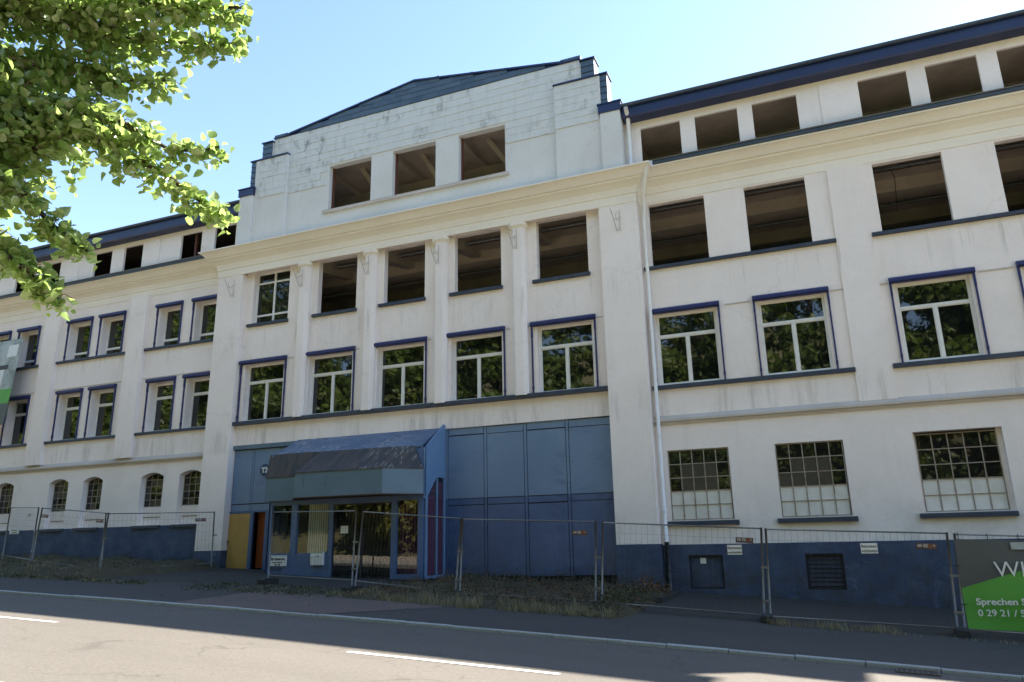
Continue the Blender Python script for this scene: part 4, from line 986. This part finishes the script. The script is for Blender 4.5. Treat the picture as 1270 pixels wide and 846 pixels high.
# ------------------------------------------------------------------ planting beds, grass and weeds
def bed_z(x, y, x0, x1, y0, y1, h):
    e = min((x-x0)/.5, (x1-x)/.35, (y-y0)/.7, 1.0); e = max(0, e); e = e*e*(3-2*e)
    return gr(x, y)-.02+e*h*(.75+.25*math.sin(x*1.7)*math.sin(y*2.1)+.12*math.sin(x*5.1+y*3.3))
BEDS = [(-11.1, -3.95, 15.75, 21.9, .20), (-46, -19.9, 16.1, 21.95, .30)]
for i, (x0, x1, y0, y1, h) in enumerate(BEDS):
    sheet('planting_bed', x0, x1, int((x1-x0)*6), y0, y1, 30, lambda x, y, q=BEDS[i]: bed_z(x, y, *q), 'soil')
mb = MB(); mb.box(-3.98, -3.86, 19.0, 21.6, -2, gr(-3.9, 20)+.1); tag(part('bed_edging', mb, 'yard'), kind='structure')
class Leaves:
    def __init__(s): s.v = []; s.f = []; s.sh = []
    def blade(s, p, h, w, lean, az):
        dx, dy = math.cos(az), math.sin(az); k_ = len(s.v); x, y, z = p
        s.v += [(x-dy*w, y+dx*w, z), (x+dy*w, y-dx*w, z), (x+dx*lean*.4+dy*w*.6, y+dy*lean*.4-dx*w*.6, z+h*.6), (x+dx*lean*.4-dy*w*.6, y+dy*lean*.4+dx*w*.6, z+h*.6), (x+dx*lean, y+dy*lean, z+h)]
        s.f += [(k_, k_+1, k_+2, k_+3), (k_+3, k_+2, k_+4)]; q = random.random(); s.sh += [q, q]
    def leaf(s, p, size, nrm, roll, heart=False):
        n_ = nrm.normalized(); a = n_.orthogonal().normalized(); b = n_.cross(a); ca, sa = math.cos(roll), math.sin(roll); u = a*ca+b*sa; v = b*ca-a*sa
        k_ = len(s.v); p = Vector(p); q = random.random()
        if heart:
            f1 = n_*(size*.16)
            pts = [(0, 0, 0), (-.30, .10, 1), (-.46, .42, 1.2), (-.28, .78, .6), (0, 1.08, -.5), (.28, .78, .6), (.46, .42, 1.2), (.30, .10, 1)]
            s.v += [tuple(p+u*(x*size)+v*(y*size)+f1*z) for x, y, z in pts]; s.v.append(tuple(p+v*(size*.5)))
            s.f += [(k_+8, k_, k_+1, k_+2), (k_+8, k_+2, k_+3, k_+4), (k_+8, k_+4, k_+5, k_+6), (k_+8, k_+6, k_+7, k_)]; s.sh += [q]*4
        else:
            s.v += [tuple(p-u*size*.5), tuple(p+v*size*.35), tuple(p+u*size*.5), tuple(p-v*size*.35+n_*size*.12)]; s.f.append((k_, k_+1, k_+2, k_+3)); s.sh.append(q)
    def mesh(s, name, mat):
        me = bpy.data.meshes.new(name); me.from_pydata(s.v, [], s.f); me.materials.append(M[mat])
        at = me.attributes.new('shade', 'FLOAT', 'FACE'); at.data.foreach_set('value', s.sh); me.polygons.foreach_set('use_smooth', [True]*len(s.f)); me.update(); return me
rnd = random.uniform
def rv(): return Vector((random.gauss(0, 1), random.gauss(0, 1), random.gauss(0, 1)))
def zat(x, y):
    for q in BEDS:
        if q[0] <= x <= q[1] and q[2] <= y <= q[3]: return max(gr(x, y), bed_z(x, y, *q))
    return gr(x, y)+.004
# dry grass
lv = Leaves()
def tuft(x, y, n_, h, sp):
    for _ in range(n_):
        a, b = x+random.gauss(0, sp), y+random.gauss(0, sp); lv.blade((a, b, zat(a, b)-.01), h*rnd(.4, 1.1), rnd(.003, .007), h*rnd(.1, .7), rnd(0, 6.28))
for _ in range(150):
    x = rnd(-11.6, -4.1); tuft(x, 15.72+.22*abs(random.gauss(0, 1))+.5*max(0, (-8.5-x)/3), 26, rnd(.08, .3)*(1 if x > -9.5 else .55), .07)
for _ in range(45): tuft(rnd(-1.3, 1.0), 16.75+random.gauss(0, .1), 18, rnd(.08, .2), .06)
for _ in range(18): tuft(rnd(1.0, 3.2), 16.6+random.gauss(0, .1), 7, rnd(.05, .1), .05)
for _ in range(130): tuft(rnd(-32, -20.2), 16.3+4.6*random.random()**1.5, 18, rnd(.04, .16), .14)
for _ in range(160): tuft(rnd(-30, -17.5), 16.25+random.gauss(0, .15), 16, rnd(.05, .12), .12)
for _ in range(70): tuft(rnd(-14.5, -11), rnd(15.9, 17.4), 12, rnd(.04, .1), .12)
for _ in range(14): tuft(rnd(-10.5, -4.3), rnd(16.5, 21.2), 12, rnd(.1, .3), .08)
gr_o = link('dry_grass', lv.mesh('dry_grass', 'dry_grass')); tag(gr_o, 'dry straw coloured grass along the verges and beds', 'grass', kind='stuff')
# weeds and low plants
lv = Leaves()
def weed(x, y, n_, h, sp, s_=.05):
    for _ in range(n_):
        a, b = x+random.gauss(0, sp), y+random.gauss(0, sp); t_ = rnd(.05, 1); nv = rv(); nv.z = abs(nv.z)+.5
        lv.leaf((a, b, zat(a, b)+h*t_), s_*rnd(.6, 1.5), nv, rnd(0, 6.28))
for _ in range(210): weed(rnd(-11.2, -4.2), rnd(16.3, 21.6), 16, rnd(.03, .2), .13, .05)
for _ in range(50): weed(rnd(-11, -6), rnd(20.4, 21.7), 16, rnd(.15, .35), .13, .05)
for _ in range(30): weed(rnd(-5.0, -4.2), rnd(16.2, 19.5), 30, rnd(.12, .32), .16, .065)
for _ in range(150): weed(rnd(-33, -20.2), rnd(16.2, 21.8), 18, rnd(.03, .12), .2, .05)
for _ in range(120): weed(rnd(-16, -10.8), rnd(15.6, 17.6), 16, rnd(.03, .1), .14, .045)
for _ in range(90): weed(rnd(-30, -17.5), 16.2+random.gauss(0, .12), 18, rnd(.03, .09), .14, .05)
for _ in range(40): weed(rnd(-4, 6), 21.75+random.gauss(0, .08), 8, rnd(.03, .1), .08, .04)
wd = link('weeds', lv.mesh('weeds', 'weed')); tag(wd, 'low green and brown weeds growing in the beds', 'weeds', kind='stuff')
lv = Leaves()
for _ in range(2600): 
    x, y = rnd(-11, -4), rnd(15.9, 21.5); nv = Vector((rnd(-.6, .6), rnd(-.6, .6), 1)); lv.leaf((x, y, zat(x, y)+rnd(.01, .12)), rnd(.03, .08), nv, rnd(0, 6.28))
for _ in range(700):
    x, y = rnd(-30, 7), rnd(13.7, 21.8); nv = Vector((rnd(-.4, .4), rnd(-.4, .4), 1)); lv.leaf((x, y, zat(x, y)+.012), rnd(.02, .055), nv, rnd(0, 6.28))
for _ in range(120):
    x, y = rnd(-20, 4), 13.2-abs(random.gauss(0, .25)); lv.leaf((x, y, g(x)-.05), rnd(.02, .05), Vector((rnd(-.3, .3), rnd(-.3, .3), 1)), rnd(0, 6.28))
for _ in range(160):
    x, y = rnd(-4.8, -4.0), rnd(19.4, 21.5); lv.leaf((x, y, zat(x, y)+rnd(.02, .3)), rnd(.06, .11), rv(), rnd(0, 6.28))
dl = link('fallen_leaves', lv.mesh('fallen_leaves', 'dead_leaf')); tag(dl, 'brown fallen leaves scattered over bed and pavement', 'leaves', kind='stuff')
# dead stalks
mb = MB()
for _ in range(420):
    x, y = rnd(-11, -4.2), rnd(16, 21.5); z = zat(x, y); h = rnd(.08, .34); mb.tube([(x, y, z), (x+rnd(-.2, .2), y+rnd(-.2, .2), z+h)], .004, 3, 0, False)
for _ in range(60):
    x, y = rnd(-6.6, -4.4), rnd(16.2, 18); z = zat(x, y)+rnd(0, .15); a = rnd(0, 6.28); mb.tube([(x, y, z), (x+.5*math.cos(a), y+.5*math.sin(a), z+rnd(-.05, .2))], .004, 3, 0, False)
tag(part('dead_stalks', mb, 'twig'), 'pale dead plant stalks in the bed before the gate', 'stalks', kind='stuff')

# ------------------------------------------------------------------ linden tree at the left, close to the camera
T = empty('linden_tree', (-9.2, 2.4, gr(-9.2, 2.4))); tag(T, 'sunlit linden tree whose leafy boughs hang into the upper left', 'tree')
mb = MB(); tb = Vector((-9.2, 2.4, gr(-9.2, 2.4)-.1))
mb.tube([tb, tb+Vector((.03, 0, .4)), tb+Vector((.1, .05, 2.2)), tb+Vector((.15, .1, 4.5)), tb+Vector((.1, 0, 7)), tb+Vector((.2, -.1, 9.5))], [.26, .19, .165, .13, .08, .03], 10)
BOUGHS = [
 [(-9.1, 2.5, 3.0), (-7.53, 2.72, 4.11), (-6.62, 3.24, 4.44), (-5.75, 3.61, 4.59), (-5.01, 3.96, 4.65), (-4.24, 4.30, 4.62)],
 [(-5.75, 3.61, 4.59), (-5.23, 4.10, 4.45), (-4.72, 4.35, 4.43), (-4.42, 4.48, 4.43)],
 [(-9.1, 2.5, 3.4), (-7.4, 2.8, 4.3), (-6.12, 3.05, 4.60), (-5.18, 3.46, 4.85), (-4.36, 3.86, 5.0), (-3.9, 4.15, 5.05)],
 [(-9.1, 2.5, 2.6), (-7.26, 2.66, 3.76), (-6.26, 3.27, 3.76), (-5.49, 3.73, 3.49), (-5.07, 3.96, 3.24), (-4.74, 4.18, 3.02), (-4.52, 4.39, 2.81), (-4.36, 4.48, 2.69)],
 [(-5.49, 3.73, 3.49), (-5.00, 3.87, 3.44), (-4.68, 4.09, 3.22), (-4.46, 4.19, 3.20), (-4.32, 4.28, 3.26)],
 [(-7.26, 2.66, 3.76), (-6.28, 3.48, 4.17), (-5.70, 3.80, 4.13), (-5.38, 4.11, 4.08), (-5.05, 4.30, 4.11)],
 [(-9.1, 2.5, 2.2), (-7.23, 2.74, 3.29), (-6.11, 3.29, 3.10), (-5.62, 3.52, 2.82), (-5.39, 3.70, 2.51), (-5.13, 3.83, 2.29)],
 [(-9.1, 2.5, 1.9), (-7.01, 2.75, 2.69), (-5.92, 3.29, 2.44), (-5.63, 3.49, 2.26), (-5.39, 3.61, 2.04), (-5.24, 3.73, 1.88)],
 [(-7.23, 2.74, 3.29), (-6.5, 3.1, 3.05), (-6.1, 3.3, 2.85), (-5.8, 3.45, 2.6)],
 [(-7.26, 2.66, 3.76), (-6.5, 3.0, 3.6), (-6.0, 3.4, 3.45), (-5.55, 3.62, 3.15)],
]
for bo_ in BOUGHS:
    n_ = len(bo_); r0 = .05 if bo_[0][0] < -9 else .018
    mb.tube(bo_, [r0*(1-i/n_)+.004 for i in range(n_)], 6)
trunk = part('trunk', mb, 'bark', T, True)
# out-of-frame rest of the crown
REST = []
for i in range(26):
    a = rnd(0, 6.28); h = rnd(2.5, 8.5); L = rnd(1.6, 3.2)*(1 if h < 6 else .7); e = Vector((-9.1+L*math.cos(a), 2.4+L*math.sin(a), h+rnd(-.2, .8)))
    if e.x > -7.0 and e.y > 1.6: continue
    REST.append([(-9.1, 2.4, h-.8), tuple((Vector((-9.1, 2.4, h-.8))+e)/2+Vector((0, 0, .25))), tuple(e)])
tw = MB()
lv = Leaves(); singles = []
tocam = Vector((5.5, -4, -3.5)).normalized()
def leafy(p, size, down=.55):
    nv = rv().normalized()*1.0+Vector((0, 0, .55)); v = nv
    lv.leaf(p, size, v, rnd(0, 6.28), True)
def twig_cluster(p, r, n_, size, twl=.25):
    p = Vector(p); m = max(1, int(n_/6.5))
    for _ in range(m):
        d = rv().normalized(); d.z = d.z*.6-.1; e = p+d*r*rnd(.5, 1.1); tw.tube([tuple(p), tuple((p+e)/2+Vector((0, 0, .03))), tuple(e)], [.005, .004, .002], 3, 0, False)
        for q in range(9):
            t_ = rnd(.25, 1.05); c_ = p+(e-p)*t_+rv()*.045; leafy(c_+Vector((0, 0, -.04)), size*rnd(.5, 1.25))
def along(bo_, i0, step, r0, r1, n0, n1, size):
    pts = [Vector(p) for p in bo_]; seg = [(pts[i+1]-pts[i]).length for i in range(len(pts)-1)]; tot = sum(seg[i0:]); s_ = 0
    while s_ <= tot:
        d = s_; i = i0
        while i < len(seg)-1 and d > seg[i]: d -= seg[i]; i += 1
        p = pts[i]+(pts[i+1]-pts[i])*min(1, d/seg[i]); f = s_/tot
        twig_cluster(p, r0+(r1-r0)*f, int(n0+(n1-n0)*f), size); s_ += step
for bi, (i0, r0, r1, n0, n1) in enumerate([(1, .55, .2, 64, 34), (0, .3, .14, 36, 20), (1, .5, .25, 60, 36), (1, .5, .12, 70, 16), (0, .26, .1, 36, 9), (0, .42, .16, 50, 22), (1, .48, .13, 64, 18), (1, .42, .12, 52, 20), (0, .42, .24, 60, 40), (0, .45, .3, 54, 36)]):
    along(BOUGHS[bi], i0, .085, r0, r1, n0, n1, .079)
for bo_ in REST: along(bo_, 0, .28, .45, .45, 40, 40, .1)
for c_ in range(60): twig_cluster((rnd(-7.2, -5.6), rnd(2.9, 3.7), rnd(2.9, 5.3)), .4, 36, .079)
for cx, cy_, cz, rr in ((-5.92, 3.81, 4.2, .55), (-6.08, 3.67, 3.45, .55), (-5.42, 4.07, 4.61, .4), (-5.5, 3.85, 3.66, .34), (-6.28, 3.44, 4.39, .6), (-6.05, 3.5, 2.85, .42), (-6.02, 3.64, 3.8, .55), (-5.7, 3.95, 4.74, .45), (-5.72, 3.66, 3.3, .32), (-4.95, 4.15, 4.8, .34)):
    for _ in range(int(22*rr/.5)):
        d = rv().normalized()*rr*random.random()**.4; twig_cluster((cx+d.x, cy_+d.y, cz+d.z), .22, 18, .079)
cr = link('crown', lv.mesh('crown', 'linden'), T); cr['kind'] = 'stuff'
part('twigs', tw, 'twig', T)
# single leaves one can tell apart along the bough tips
lm_ = Leaves(); lm_.leaf((0, 0, 0), 1.0, Vector((0, 0, 1)), 0, True); LM = lm_.mesh('leaf', 'linden')
cnt = 0
for bo_, kk in zip(BOUGHS, (30, 34, 24, 44, 34, 28, 40, 40, 14, 16)):
    pts = [Vector(p) for p in bo_]
    for _ in range(kk):
        i = max(0, len(pts)-1-int(abs(random.gauss(0, 1.1)))-1); i = min(i, len(pts)-2); p = pts[i]+(pts[i+1]-pts[i])*rnd(.2, 1.0)+rv()*.05
        o = link('leaf', LM, T, tuple(p)); o.rotation_euler = (rnd(-1.2, 1.2)+.6, rnd(-1.2, 1.2), rnd(0, 6.28)); s_ = .083*rnd(.7, 1.2); o.scale = (s_, s_, s_)

# ------------------------------------------------------------------ wooded bank behind the camera, mirrored in the glass
def wood_tree(seed, h, rad, mat):
    random.seed(seed)
    tr = MB(); tr.tube([(0, 0, -.5), (.1, 0, h*.3), (0, .2, h*.6), (.2, 0, h*.92)], [.28, .2, .14, .04], 7)
    for _ in range(9):
        a = rnd(0, 6.28); z = rnd(.25, .8)*h; L = rad*rnd(.5, .95); tr.tube([(0, 0, z), (L*.5*math.cos(a), L*.5*math.sin(a), z+L*.25), (L*math.cos(a), L*math.sin(a), z+L*.35)], [.09, .05, .02], 5)
    lf = Leaves()
    for _ in range(140):
        a = rnd(0, 6.28); t_ = rnd(.1, 1); z = h*t_; rr = rad*math.sin(min(1, (1.05-t_)*1.5)*1.57)*math.sqrt(rnd(.15, 1)); c_ = Vector((rr*math.cos(a), rr*math.sin(a), z)); cs = rnd(.7, 1.5)
        for _ in range(85):
            d = rv().normalized()*cs*rnd(.3, 1)**.5; d.z *= .65; nv = d+rv()*.5+Vector((0, 0, .4)); lf.leaf(c_+d, rnd(.22, .46), nv, rnd(0, 6.28))
    return tr.mesh('trunk', 'bark', True), lf.mesh('crown', mat)
kinds = [wood_tree(11, 15, 3.6, 'wood_leaf'), wood_tree(12, 12, 3.2, 'wood_leaf'), wood_tree(13, 20, 4.6, 'wood_leaf'), wood_tree(14, 8, 3.0, 'autumn_leaf')]
random.seed(21)
spots = []
for i in range(32): spots.append((-112+i*4.3+rnd(-1, 1), -7.5+rnd(-1.2, 1.2), random.choice((0, 1, 1, 0))))
for i in range(26): spots.append((-118+i*5.4+rnd(-1, 1), -12+rnd(-1.5, 1.5), 2))
for x in (-26, -20.5, -15, -12): spots.append((x, -3.6+rnd(-.5, .5), 3))
words = ('tall leafy', 'smaller leafy', 'tallest dark green', 'low yellowing')
ordn = ['first', 'second', 'third', 'fourth', 'fifth', 'sixth', 'seventh', 'eighth', 'ninth', 'tenth', 'eleventh', 'twelfth', 'thirteenth', 'fourteenth', 'fifteenth', 'sixteenth', 'seventeenth', 'eighteenth', 'nineteenth', 'twentieth']
ordn += ['twenty-'+w for w in ordn[:9]]+['thirtieth']+['thirty-'+w for w in ordn[:9]]
for i, (x, y, kd) in enumerate(spots):
    z = gr(x, y); s_ = rnd(.9, 1.2)*(1.12 if kd == 2 else 1)
    r_ = bpy.data.objects.new('woodland_tree', None); C.objects.link(r_); r_.location = (x, y, z); r_.rotation_euler = (0, 0, rnd(0, 6.28)); r_.scale = (s_, s_, s_)
    row, k0 = ('front', 0) if i < 32 else (('back', 32) if i < 58 else ('verge', 58))
    tag(r_, words[kd]+' tree across the road, '+ordn[i-k0]+' from the left in the '+row+' row', 'tree', 'trees on the bank across the road')
    for n_, me in zip(('trunk', 'crown'), kinds[kd]):
        c_ = bpy.data.objects.new(n_, me); C.objects.link(c_); c_.parent = r_
        if n_ == 'crown': c_['kind'] = 'stuff'
